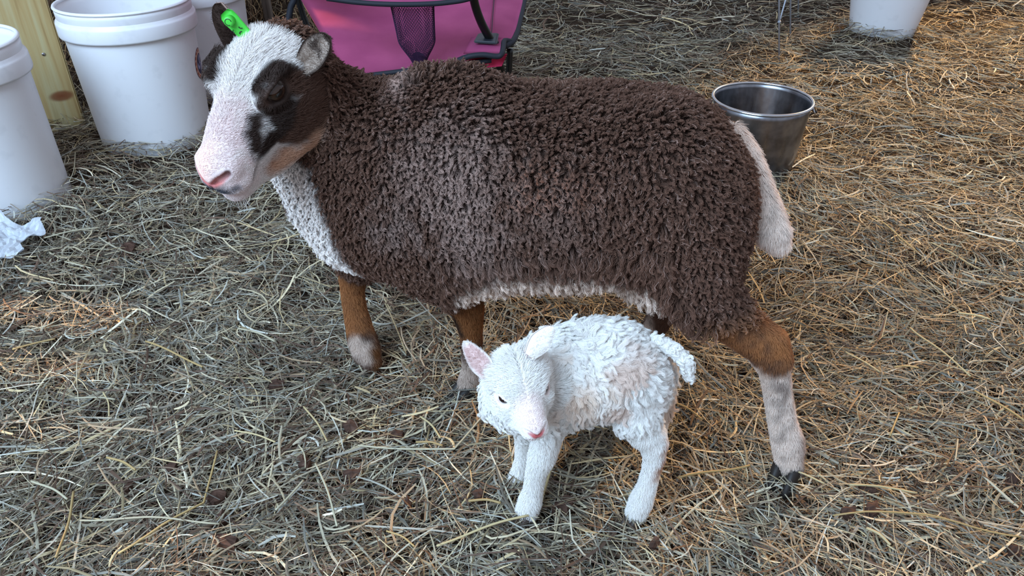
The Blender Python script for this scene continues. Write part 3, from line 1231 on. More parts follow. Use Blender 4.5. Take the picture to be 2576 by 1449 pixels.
def head_frame(a, p, r):
    h = np.array([-math.cos(a) * math.cos(p), -math.sin(a) * math.cos(p), -math.sin(p)])
    w = np.array([math.sin(a), -math.cos(a), 0])
    u = np.cross(w, h)
    if u[2] < 0: u = -u
    M = np.stack([h, w, u], 1)
    cr, sr = math.cos(r), math.sin(r)
    return M @ np.array([[1, 0, 0], [0, cr, -sr], [0, sr, cr]])


_R = head_frame(math.radians(60), math.radians(34), math.radians(-6))
EH = (_R, P(703, 229, .80) - _R @ np.array([.004, .0490, -.0170]) * .98, 0.98)   # ewe's head: axes forward/left/up, place, size


def to_local(p, fr):
    return (np.asarray(p) - fr[1]) @ fr[0] / fr[2]


def to_world(q, fr):
    return np.asarray(q) @ fr[0].T * fr[2] + fr[1]


def ewe_mid(x):
    """median plane of the ewe's trunk: she stands a little askew, rump towards us"""
    return np.interp(x, [-0.35, 0.30], [0.965, 0.830])


def px_chain(rows):
    """rows (px, py, Y, radius in px) -> points, radii in metres"""
    p = np.array([P(a, b, y) for a, b, y, _ in rows])
    r = np.array([q * PD(a, b, y) / F_PX for a, b, y, q in rows])
    return p, r


def chain_px(F, rows, k=0.012, cut=False):
    p, r = px_chain(rows)
    F.chain(p, r, k, cut=cut)


E_LEGS = {
    'hind_near': [(1740, 600, .765, 88), (1764, 700, .745, 76), (1798, 772, .735, 59), (1858, 826, .73, 47), (1912, 868, .725, 40), (1947, 925, .722, 33),
                  (1957, 990, .72, 29), (1968, 1060, .718, 30), (1980, 1108, .716, 34), (1984, 1150, .714, 31), (1986, 1178, .713, 29)],
    'hind_far': [(1700, 640, .92, 70), (1690, 740, .935, 44), (1662, 795, .95, 30), (1640, 835, .955, 24), (1625, 890, .955, 20), (1618, 930, .955, 22), (1610, 950, .95, 22)],
    'fore_near': [(1120, 640, .865, 80), (1150, 720, .865, 58), (1175, 775, .87, 38), (1184, 830, .875, 25), (1187, 870, .88, 22), (1186, 925, .885, 18), (1182, 955, .887, 24), (1176, 975, .888, 24)],
    'fore_far': [(930, 610, .985, 70), (890, 690, .985, 34), (886, 730, .98, 25), (893, 780, .972, 25), (905, 830, .962, 29), (912, 855, .955, 33), (922, 885, .945, 32), (934, 912, .935, 22)],
}


def _eye_rot(s):
    a = 0.30 * s          # the eye opening looks a little forward and its inner corner sits lower
    b = 0.14
    A = np.array([[math.cos(a), math.sin(a), 0], [-math.sin(a), math.cos(a), 0], [0, 0, 1]])
    B = np.array([[math.cos(b), 0, math.sin(b)], [0, 1, 0], [-math.sin(b), 0, math.cos(b)]])
    return A @ B


def ewe_skin():
    F = Field(grid_axis([(-.46, -.20, .0017), (-.20, .40, .004)]),
              grid_axis([(.66, .70, .004), (.70, .90, .0019), (.90, 1.12, .004)]),
              grid_axis([(-.02, .33, .004), (.33, .56, .0018)]))
    # trunk
    rows = [(775, 440, 520, .030), (800, 350, 600, .055), (850, 300, 648, .078), (900, 255, 672, .092), (1000, 220, 702, .104), (1100, 200, 716, .112), (1200, 198, 716, .118),
            (1300, 232, 690, .124), (1400, 236, 680, .130), (1500, 232, 672, .132), (1600, 238, 672, .130), (1700, 256, 672, .120), (1780, 298, 660, .102), (1835, 345, 620, .080), (1858, 400, 560, .045), (1866, 450, 500, .02)]
    st = []
    for px, a, b, hw in rows:
        x = P(px, (a + b) / 2, .9)[0]
        ym = float(ewe_mid(x))
        x = P(px, (a + b) / 2, ym)[0]
        zt, zb = P(px, a, ym + .02)[2], P(px, b, ym - hw * .35)[2]
        st.append((x, ym, (zt + zb) / 2, hw, (zt - zb) / 2))
    F.loft(st, 0.0)
    # shoulders, haunches, withers
    chain_px(F, [(1010, 400, .885, 120), (1100, 560, .875, 110), (1120, 650, .87, 85)], .04)
    chain_px(F, [(1000, 420, .985, 110), (940, 590, .995, 90)], .04)
    chain_px(F, [(1680, 400, .79, 120), (1740, 540, .77, 105), (1760, 610, .765, 92)], .04)
    chain_px(F, [(1680, 400, .88, 110), (1700, 600, .905, 95)], .04)
    chain_px(F, [(1060, 214, .925, 26), (1160, 206, .91, 28), (1260, 246, .90, 20)], .03)
    # neck
    chain_px(F, [(1000, 430, .945, 190), (920, 390, .94, 165), (850, 320, .925, 132), (790, 262, .905, 108), (745, 215, .895, 88)], .03)
    chain_px(F, [(880, 560, .95, 90), (815, 500, .945, 85), (760, 430, .925, 62), (720, 375, .905, 45)], .03)
    # legs
    for k, rows in E_LEGS.items():
        chain_px(F, rows, .016)
    chain_px(F, [(1905, 825, .735, 30), (1950, 856, .728, 28), (1962, 905, .722, 26)], .010)     # point of the hock
    chain_px(F, [(1995, 1112, .712, 18), (2004, 1130, .712, 12)], .008)                          # dew claw
    chain_px(F, [(1690, 640, .78, 60), (1660, 705, .79, 30), (1625, 690, .80, 22)], .03)         # flank fold
    # tail
    chain_px(F, [(1846, 335, .835, 20), (1876, 400, .825, 30), (1898, 470, .81, 34), (1920, 535, .795, 37), (1943, 585, .785, 35), (1957, 612, .78, 22)], .012)
    # head, in its own frame: forward, left, up
    H = EH
    F.ell((-.044, 0, -.057), (.050, .051, .044), .02, H)
    F.ell((-.014, 0, -.041), (.046, .048, .031), .02, H)
    F.chain([(-.01, 0, -.050), (.04, 0, -.058), (.085, 0, -.066)], [.044, .036, .029], .015, H)
    F.chain([(-.02, 0, -.032), (.03, 0, -.040), (.068, 0, -.048), (.094, 0, -.055)], [.026, .024, .022, .019], .014, H)
    F.ell((.086, 0, -.068), (.029, .0285, .030), .010, H)
    for s in (-1, 1):
        F.chain([(-.055, s * .036, -.097), (-.01, s * .030, -.103), (.045, s * .016, -.103), (.080, s * .006, -.096)], [.022, .022, .018, .014], .014, H)
        F.ell((-.022, s * .036, -.070), (.050, .019, .040), .016, H)
        F.ell((.002, s * .0350, -.0180), (.024, .0135, .0160), .012, H)
        F.chain([(-.016, s * .044, -.008), (.003, s * .0485, -.0055), (.018, s * .043, -.010)], [.0025, .003, .0025], .007, H)      # brow
        F.chain([(-.012, s * .046, -.0290), (.005, s * .047, -.031), (.018, s * .0415, -.027)], [.0035, .0035, .0035], .006, H)
        F.ell((.094, s * .0165, -.052), (.013, .012, .011), .006, H)                                                             # nostril wing
        F.ell((.094, s * .014, -.072), (.018, .017, .011), .008, H)                                                              # lip
    F.ell((.094, 0, -.096), (.019, .019, .013), .008, H)
    for s in (-1, 1):
        F.ell((.0065, s * .0520, -.0175), (.0185, .0130, .0098), .0025, H, rot=_eye_rot(s), cut=True)                             # eyelids open
        F.chain([(.1145, s * .004, -.0575), (.1110, s * .013, -.0520), (.1020, s * .0235, -.0470)], [.0022, .0034, .0028], .003, H, cut=True)
        F.chain([(.1145, s * .002, -.0755), (.108, s * .017, -.0800), (.090, s * .0290, -.0780), (.070, s * .0335, -.0680), (.062, s * .0345, -.0600)], [.0024, .0026, .0028, .0026, .002], .003, H, cut=True)
    F.chain([(.1160, 0, -.062), (.1150, 0, -.075)], [.0014, .0018], .003, H, cut=True)                                             # philtrum
    return F.surface()


# ================================================================== THE LAMB
LH = (head_frame(math.radians(106), math.radians(5), math.radians(6)), np.array([.0100, .600, .2590]), 0.94)

L_LEGS = {
    'fore_near': [(1385, 1030, .658, 45), (1376, 1106, .652, 32), (1363, 1150, .65, 31), (1349, 1188, .649, 22), (1341, 1234, .648, 20), (1334, 1260, .647, 25), (1326, 1284, .645, 25)],
    'fore_far': [(1330, 1040, .70, 35), (1318, 1112, .70, 18), (1316, 1153, .70, 16), (1308, 1182, .70, 16), (1300, 1205, .697, 19), (1297, 1217, .695, 17)],
    'hind_near': [(1600, 950, .672, 72), (1598, 1030, .658, 62), (1622, 1083, .65, 44), (1642, 1116, .645, 30), (1646, 1150, .643, 23), (1637, 1187, .642, 18), (1627, 1225, .641, 20), (1612, 1262, .641, 26), (1600, 1292, .64, 23)],
    'hind_far': [(1640, 940, .715, 56), (1662, 1000, .72, 28), (1660, 1060, .72, 18), (1650, 1110, .717, 14), (1645, 1150, .715, 13), (1640, 1178, .713, 15)],
}


def lamb_skin():
    F = Field(grid_axis([(-.07, .05, .0014), (.05, .24, .0024)]),
              grid_axis([(.52, .64, .0014), (.64, .78, .0024)]),
              grid_axis([(-.015, .14, .0024), (.14, .31, .0014)]))
    rows = [(1216, 975, 1030, .014), (1240, 930, 1062, .030), (1290, 892, 1078, .043), (1350, 862, 1080, .050), (1400, 836, 1074, .053), (1450, 826, 1060, .054), (1500, 821, 1042, .054),
            (1560, 825, 1040, .054), (1610, 842, 1040, .050), (1645, 872, 1020, .040), (1668, 920, 985, .022)]
    st = []
    for px, a, b, hw in rows:
        ym = .685
        x = P(px, (a + b) / 2, ym)[0]
        zt, zb = P(px, a, ym + .01)[2], P(px, b, ym - hw * .35)[2]
        st.append((x, ym, (zt + zb) / 2, hw, (zt - zb) / 2))
    F.loft(st, 0.0)
    for rows in L_LEGS.values():
        chain_px(F, rows, .008)
    chain_px(F, [(1652, 1095, .646, 20), (1663, 1118, .644, 12)], .006)
    chain_px(F, [(1646, 858, .69, 14), (1692, 876, .685, 14), (1724, 908, .68, 14), (1731, 944, .68, 10)], .008)
    chain_px(F, [(1370, 950, .675, 90), (1320, 950, .645, 66), (1290, 930, .63, 50)], .02)
    H = LH
    F.ell((-.022, 0, -.012), (.030, .031, .026), .01, H)
    F.ell((-.006, 0, -.010), (.022, .0275, .019), .01, H)
    F.chain([(0, 0, -.022), (.022, 0, -.028), (.036, 0, -.032)], [.0225, .0170, .0130], .008, H)
    F.chain([(-.003, 0, -.014), (.018, 0, -.019), (.034, 0, -.025)], [.013, .011, .0095], .007, H)
    F.ell((.036, 0, -.032), (.0135, .0120, .0125), .005, H)
    for s in (-1, 1):
        F.chain([(-.022, s * .018, -.040), (.008, s * .009, -.045), (.032, s * .003, -.042)], [.013, .011, .008], .008, H)
        F.ell((-.008, s * .020, -.028), (.022, .011, .017), .008, H)
        F.ell((.002, s * .0205, -.013), (.011, .0078, .008), .006, H)
        F.chain([(-.006, s * .0255, -.0085), (.003, s * .0275, -.0075), (.010, s * .0235, -.010)], [.0012, .0014, .0012], .003, H)
        F.ell((.0395, s * .0075, -.0275), (.006, .0055, .005), .003, H)
        F.ell((.038, s * .0055, -.037), (.009, .008, .006), .004, H)
    for s in (-1, 1):
        F.ell((.0040, s * .0275, -.0132), (.0125, .0080, .0056), .0012, H, rot=_eye_rot(s), cut=True)
        F.chain([(.0495, s * .0018, -.0325), (.0478, s * .0065, -.0290), (.0430, s * .0115, -.0265)], [.0012, .0018, .0015], .0015, H, cut=True)
        F.chain([(.0488, s * .001, -.0395), (.0455, s * .0085, -.0410), (.034, s * .0135, -.0405), (.026, s * .0155, -.0370)], [.0011, .0013, .0013, .001], .0015, H, cut=True)
    F.chain([(.0502, 0, -.0325), (.0496, 0, -.040)], [.0008, .0010], .0015, H, cut=True)
    return F.surface()


# ================================================================== coats, ears, eyes, hooves
def paint(p, base, blobs):
    """coat colour: base overlaid by blobs (points, radii, colour, softness)"""
    c = np.broadcast_to(np.asarray(base, float), (len(p), 3)).copy()
    for pts, rad, col, soft in blobs:
        d = chain_rel(p, pts, rad)
        d = d + (value_noise(p, 120, 3) - .5) * soft * 1.3
        w = (1 - smooth(-soft, soft, d))[:, None]
        c = c * (1 - w) + np.asarray(col) * w
    return c


def blob_px(rows, col, soft):
    p, r = px_chain(rows)
    return p, r, col, soft


WHITE = np.array(lin(236, 228, 222))
CREAM = np.array(lin(222, 200, 184))
PINKW = np.array(lin(240, 222, 208))
BROWN = np.array(lin(92, 66, 54))
DARK = np.array(lin(56, 42, 36))
FAWN = np.array(lin(172, 114, 70))
GREYB = np.array(lin(148, 124, 114))

EWE_BODY = [
    blob_px([(960, 600, .80, 40), (1010, 560, .80, 40)], GREYB * .7, .03),
    blob_px([(1420, 420, .72, 60), (1380, 560, .74, 60)], GREYB * .35 + BROWN * .6, .05),
    blob_px([(1090, 340, .80, 60), (1130, 430, .79, 125), (1170, 570, .79, 75)], GREYB * .9 + BROWN * .1, .05),
    blob_px([(1010, 195, .93, 16), (995, 245, .88, 18)], GREYB * 1.5, .018),
    blob_px([(1600, 640, .76, 60), (1750, 680, .70, 90)], BROWN * 1.15, .05),
    blob_px([(690, 415, .885, 62), (726, 470, .88, 96), (776, 570, .883, 98), (838, 652, .89, 74), (898, 708, .895, 50)], WHITE * .96, .010),
    blob_px([(905, 706, .885, 34), (1000, 734, .875, 30), (1070, 752, .87, 24)], CREAM * .85, .012),
    blob_px([(1200, 748, .81, 66), (1320, 732, .785, 90), (1420, 722, .78, 98), (1520, 714, .775, 98), (1618, 726, .77, 80)], CREAM, .008),
    blob_px([(1640, 780, .755, 50), (1725, 842, .735, 46), (1815, 892, .725, 36), (1885, 922, .722, 28)], CREAM * 1.1, .009),
    blob_px([(1872, 325, .825, 40), (1882, 480, .81, 60), (1884, 620, .80, 54)], CREAM, .012),
    blob_px([(1842, 335, .835, 10), (1872, 400, .825, 40), (1894, 470, .81, 46), (1918, 535, .795, 50), (1942, 585, .785, 50), (1957, 625, .78, 40)], PINKW * 1.03, .010),
]
EWE_LEGS = [
    blob_px([(1830, 780, .735, 70), (1885, 835, .73, 58), (1940, 865, .725, 52), (1960, 895, .722, 40)], FAWN, .016),
    blob_px([(1950, 945, .722, 36), (1957, 990, .72, 40), (1968, 1060, .718, 44), (1982, 1120, .716, 50), (1984, 1160, .714, 46)], PINKW, .012),
    blob_px([(1895, 905, .726, 22), (1935, 960, .722, 22)], CREAM, .008),
    blob_px([(1645, 780, .755, 44), (1730, 842, .735, 42), (1812, 892, .725, 34), (1885, 922, .722, 26)], CREAM * 1.1, .008),
    blob_px([(2004, 1110, .712, 12), (2008, 1150, .712, 12)], FAWN * .5, .010),
    blob_px([(1986, 1186, .712, 34)], DARK * .8, .010),
    blob_px([(870, 690, .985, 40), (888, 760, .975, 40), (900, 815, .965, 40)], FAWN * .9, .010),
    blob_px([(900, 720, .95, 12), (898, 790, .94, 12), (935, 835, .94, 22)], DARK * 1.3, .008),
    blob_px([(900, 868, .94, 26), (928, 895, .93, 24)], CREAM * .9, .008),
    blob_px([(950, 870, .94, 14), (944, 915, .93, 16)], FAWN * .45, .008),
    blob_px([(1150, 730, .865, 40), (1180, 790, .86, 44), (1190, 850, .86, 34)], FAWN * .8, .012),
    blob_px([(1140, 775, .86, 14), (1158, 840, .865, 12)], DARK * .7, .006),
    blob_px([(1188, 915, .88, 30), (1178, 975, .88, 40)], CREAM * .8, .010),
    blob_px([(1690, 760, .93, 60), (1665, 800, .94, 36)], BROWN, .010),
    blob_px([(1622, 810, .94, 18), (1620, 900, .94, 40)], CREAM, .006),
]
# head markings, in the head's own frame, mirrored left and right
EWE_HEAD = [
    ([(.060, 0, -.03), (.12, 0, -.06)], [.034, .045], np.array(lin(236, 216, 212)), .022),
    ([(-.045, .053, -.050), (-.020, .054, -.052), (.006, .052, -.058), (.030, .042, -.068)], [.026, .020, .016, .012], BROWN * .95, .006),
    ([(-.040, .054, -.078), (-.010, .052, -.084), (.018, .044, -.084)], [.026, .023, .016], BROWN * 1.05, .009),
    ([(-.040, .044, -.108), (.010, .040, -.108), (.055, .031, -.096)], [.019, .017, .011], FAWN * .8 + CREAM * .35, .009),
    ([(-.03, .02, -.130), (.04, .014, -.128), (.09, 0, -.112)], [.018, .014, .014], CREAM, .010),
    ([(.014, .032, -.004), (-.004, .038, .001), (-.019, .043, -.008), (-.021, .050, -.024)], [.0085, .0105, .0105, .011], DARK, .004),
    ([(.004, .048, -.018)], [.0215], DARK * 1.1, .005),
    ([(.017, .041, -.014), (.024, .038, -.022)], [.009, .007], DARK * 2.0, .005),
    ([(-.018, .052, -.034)], [.014], BROWN * .9, .005),
    ([(.0065, .050, -.0175)], [.0105], DARK * .6, .003),
    ([(.012, .050, -.034), (.026, .044, -.050), (.046, .037, -.060), (.066, .0335, -.064)], [.015, .014, .0105, .006], DARK * .9, .004),
    ([(.026, .040, -.030), (.040, .030, -.030), (.051, .029, -.040), (.063, .032, -.053)], [.0065, .0075, .0095, .0070], DARK * 1.1, .005),
    ([(.036, .0375, -.046), (.043, .034, -.045)], [.0042, .0030], WHITE * .7, .004),
    ([(-.030, .048, -.008), (-.031, .053, -.032)], [.0030, .0038], GREYB * 1.0, .003),
    ([(-.054, .048, -.018), (-.052, .054, -.040)], [.010, .010], DARK * 1.4, .006),
    ([(-.030, .036, .002)], [.004], GREYB * .7, .004),
    ([(.1170, .002, -.0585), (.1130, .012, -.0530), (.1060, .0205, -.0480)], [.0048, .0042, .0034], np.array(lin(196, 116, 112)), .003),
    ([(.1180, 0, -.058), (.1180, 0, -.066)], [.0048, .003], np.array(lin(214, 132, 132)), .003),
    ([(.1170, .004, -.0690), (.1135, .014, -.0690), (.1040, .0230, -.0690)], [.0060, .0065, .005], np.array(lin(74, 74, 82)), .004),
    ([(.1150, .002, -.0755), (.1085, .017, -.0800), (.0900, .0290, -.0780), (.0700, .0335, -.0680), (.062, .0345, -.0600)], [.0018, .0018, .0022, .0032, .003], np.array(lin(60, 40, 36)), .0025),
    ([(.1115, .0125, -.0518), (.1020, .0235, -.0470)], [.0016, .0026], np.array(lin(86, 36, 36)), .002),
]


def in_ewe_head(p):
    q = to_local(p, EH)
    m = np.copy(q); m[:, 1] = np.abs(m[:, 1])
    w = smooth(-.068, -.054, q[:, 0] + .45 * np.minimum(q[:, 2] + .02, 0) + .6 * np.minimum(q[:, 2] + .075, 0)) * (1 - smooth(.15, .17, np.linalg.norm(q - [0, 0, -.05], axis=1))) * (1 - smooth(.060, .066, np.abs(q[:, 1])))
    return w, m


def ewe_colour(p):
    c = paint(p, BROWN, EWE_BODY)
    low = np.min([chain_rel(p, *px_chain([r for r in rows if r[1] > 690])) for rows in E_LEGS.values()], axis=0)
    lw = (1 - smooth(.010, .030, low)) * (1 - smooth(.215, .275, p[:, 2] + .05 * smooth(0, -.1, p[:, 0])))
    cl = paint(p, BROWN, EWE_LEGS)
    c = c * (1 - lw[:, None]) + cl * lw[:, None]
    w, m = in_ewe_head(p)
    near = w > 0
    if near.any():
        h = paint(m[near], WHITE, EWE_HEAD)
        c[near] = c[near] * (1 - w[near, None]) + h * w[near, None]
    return c


def leaf_ear(name, base, tip, normal, width, cup, mat, parent, inner, outer, rim, streak, skew=0.0, roll_tip=0.0, point=2.2):
    """cupped ear: base -> tip, hollow side facing `normal`"""
    base, tip = np.asarray(base, float), np.asarray(tip, float)
    ax = tip - base
    Ln = np.linalg.norm(ax)
    ax = ax / Ln
    nrm = unit(np.asarray(normal, float) - ax * (np.asarray(normal, float) @ ax))
    lat = np.cross(ax, nrm)
    nu, nv = 22, 15
    top, bot, C = [], [], []
    for i in range(nu):
        u = i / (nu - 1)
        wd = width * (.50 + .50 * math.sin(min(u * 1.75, 1) * math.pi / 2)) * math.sqrt(max(1 - max((u - .42) / .58, 0) ** point, .0005))
        for j in range(nv):
            v = -1 + 2 * j / (nv - 1)
            q = base + ax * (u * Ln) + lat * (v * wd + skew * u * u * width) + nrm * (cup * (v * v - .35) * (1 - .35 * u) * math.sqrt(wd / width) + roll_tip * u * u)
            th = .0020 * (1 - .5 * u)
            top.append(q + nrm * th)
            bot.append(q - nrm * th)
    V = np.array(top + bot)
    n = nu * nv
    Fc = []
    for i in range(nu - 1):
        for j in range(nv - 1):
            a = i * nv + j
            Fc.append((a, a + nv, a + nv + 1, a + 1))
            Fc.append((n + a, n + a + 1, n + a + nv + 1, n + a + nv))
    ring = [i * nv for i in range(nu)] + [(nu - 1) * nv + j for j in range(1, nv)] + [i * nv + nv - 1 for i in range(nu - 2, -1, -1)] + [j for j in range(nv - 2, 0, -1)]
    for k in range(len(ring)):
        a, b = ring[k], ring[(k + 1) % len(ring)]
        Fc.append((a, b, n + b, n + a))
    C = np.zeros((2 * n, 3))
    u = np.repeat(np.arange(nu) / (nu - 1), nv)
    v = np.tile(np.linspace(-1, 1, nv), nu)
    edge = np.clip(smooth(.70, .92, np.abs(v)) + smooth(.84, .95, u), 0, 1)[:, None]
    st = (smooth(.52, .68, value_noise(np.stack([u * 5, v * 2.2, 0 * u], 1), 1.0, 11)) * (1 - smooth(.55, .9, np.abs(v))))[:, None] * streak
    ci = np.asarray(inner) * (1 - st) + np.asarray(outer) * st
    C[:n] = ci * (1 - edge) + np.asarray(rim) * edge
    C[n:] = outer
    o = mesh_obj(name, V, Fc, mat, parent)
    set_color(o, C)
    # short hair all over it
    k = 1500
    ii, jj = rng.random(k), rng.random(k) * 2 - 1
    idx = np.clip((ii * (nu - 1)).astype(int), 0, nu - 1) * nv + np.clip(((jj + 1) / 2 * (nv - 1)).round().astype(int), 0, nv - 1)
    side = np.where(rng.random(k) < .7, 0, n)
    p = V[idx + side] + rng.normal(0, .0008, (k, 3))
    nn = np.where(side[:, None] == 0, nrm, -nrm) * np.ones((k, 3))
    cmb = unit(ax * 1.0 + lat * np.sign(jj)[:, None] * .5)
    L = np.where(np.abs(jj) > .8, .0016, .0045) * np.linalg.norm(Ln) / .045
    L = L * (1 - .7 * smooth(.70, 1.0, ii)) * (1 - .5 * smooth(.6, 1.0, np.abs(jj)))
    pos = grow(p, nn, cmb, L, 4, np.full(k, .96), jitter=.15, lay_pow=.4)
    return o, (pos, C[idx + side])


def eyeball(name, fr, c, r, axis, parent, iris, pupil, label=None):
    """glossy ball with a level slit pupil facing `axis` (head frame)"""
    bm = bmesh.new()
    bmesh.ops.create_uvsphere(bm, u_segments=40, v_segments=28, radius=1.0)
    me = bpy.data.meshes.new(name)
    bm.to_mesh(me); bm.free()
    me.polygons.foreach_set('use_smooth', np.ones(len(me.polygons), bool))
    v = np.array([x.co for x in me.vertices])
    a = unit(np.asarray(axis, float))
    fwd = unit(np.array([1.0, 0, -.25]) - a * (a @ np.array([1.0, 0, -.25])))
    up = np.cross(a, fwd)
    da, df, du = v @ a, v @ fwd, v @ up
    ang = np.arccos(np.clip(da, -1, 1))
    k = smooth(.80, .95, ang)[:, None]
    col = np.asarray(iris) * (1 - k) + np.asarray(lin(70, 58, 54)) * k
    rim = (smooth(.60, .82, ang) * (1 - smooth(.86, .98, ang)))[:, None] * .7
    col = col * (1 - rim) + np.array([.004] * 3) * rim
    pp = (1 - smooth(.8, 1.15, np.sqrt((df / .46) ** 2 + (du / .22) ** 2)))[:, None] * (da > 0)[:, None]
    col = col * (1 - pp) + np.asarray(pupil) * pp
    w = to_world(v * r + np.asarray(c), fr)
    me.vertices.foreach_set('co', w.astype(np.float32).ravel())
    o = bpy.data.objects.new(name, me)
    me.materials.append(M_EYE)
    link(o, parent)
    set_color(o, col)
    if label: o['label'] = label
    return o


M_EYE = attr_material('eye', 'coat', rough=.06, spec=.6)
M_SKIN = attr_material('skin', 'coat', rough=.7, spec=.2)
M_FUR = hair_material('short_fur', rough=.6, tip=1.05, root=.85, spec=.2, trans=.08)
M_WOOL = hair_material('wool', rough=.75, tip=1.35, root=.30, spec=.15)  # dark root colour paints the shaded gaps between the locks
M_LAMBWOOL = hair_material('lamb_wool', rough=.7, tip=1.02, root=.95, spec=.15, trans=.10)
M_HOOF = material('hoof_horn', lin(38, 33, 30), .55, spec=.3)
M_HOOF_PALE = material('lamb_hoof_horn', lin(62, 52, 46), .55, spec=.3)


def hoof(top, toe, side, L, W, Hh, mat, parent, name='hoof'):
    """cloven hoof: two claws lofted from the coronet down to the sole, toe pointing along `toe`"""
    top = np.asarray(top, float)
    toe = unit(np.asarray(toe, float))
    side = unit(np.asarray(side, float) - toe * (np.asarray(side, float) @ toe))
    up = np.array([0, 0, 1.0])
    V, Fc = [], []
    k = 12
    for s in (-1, 1):
        off = len(V)
        rows = [(0, .55, .40, 0.0), (.30, .78, .46, .10), (.75, 1.0, .50, .24), (1.0, 1.0, .48, .30), (1.02, .6, .25, .25)]
        for d, l, w, f in rows:
            c = top - up * (d * Hh) + toe * (f * L) + side * (s * W * .27)
            for i in range(k):
                q = 2 * math.pi * i / k
                e = 1.0 if math.cos(q) < 0 else 1.25
                V.append(c + toe * (.5 * L * l * math.cos(q) * e) + side * (.5 * W * w * math.sin(q)))
        for r in range(len(rows) - 1):
            for i in range(k):
                j = (i + 1) % k
                Fc.append((off + r * k + i, off + r * k + j, off + (r + 1) * k + j, off + (r + 1) * k + i))
        Fc.append(tuple(off + i for i in range(k - 1, -1, -1)))
        Fc.append(tuple(off + (len(rows) - 1) * k + i for i in range(k)))
    return mesh_obj(name, V, Fc, mat, parent)


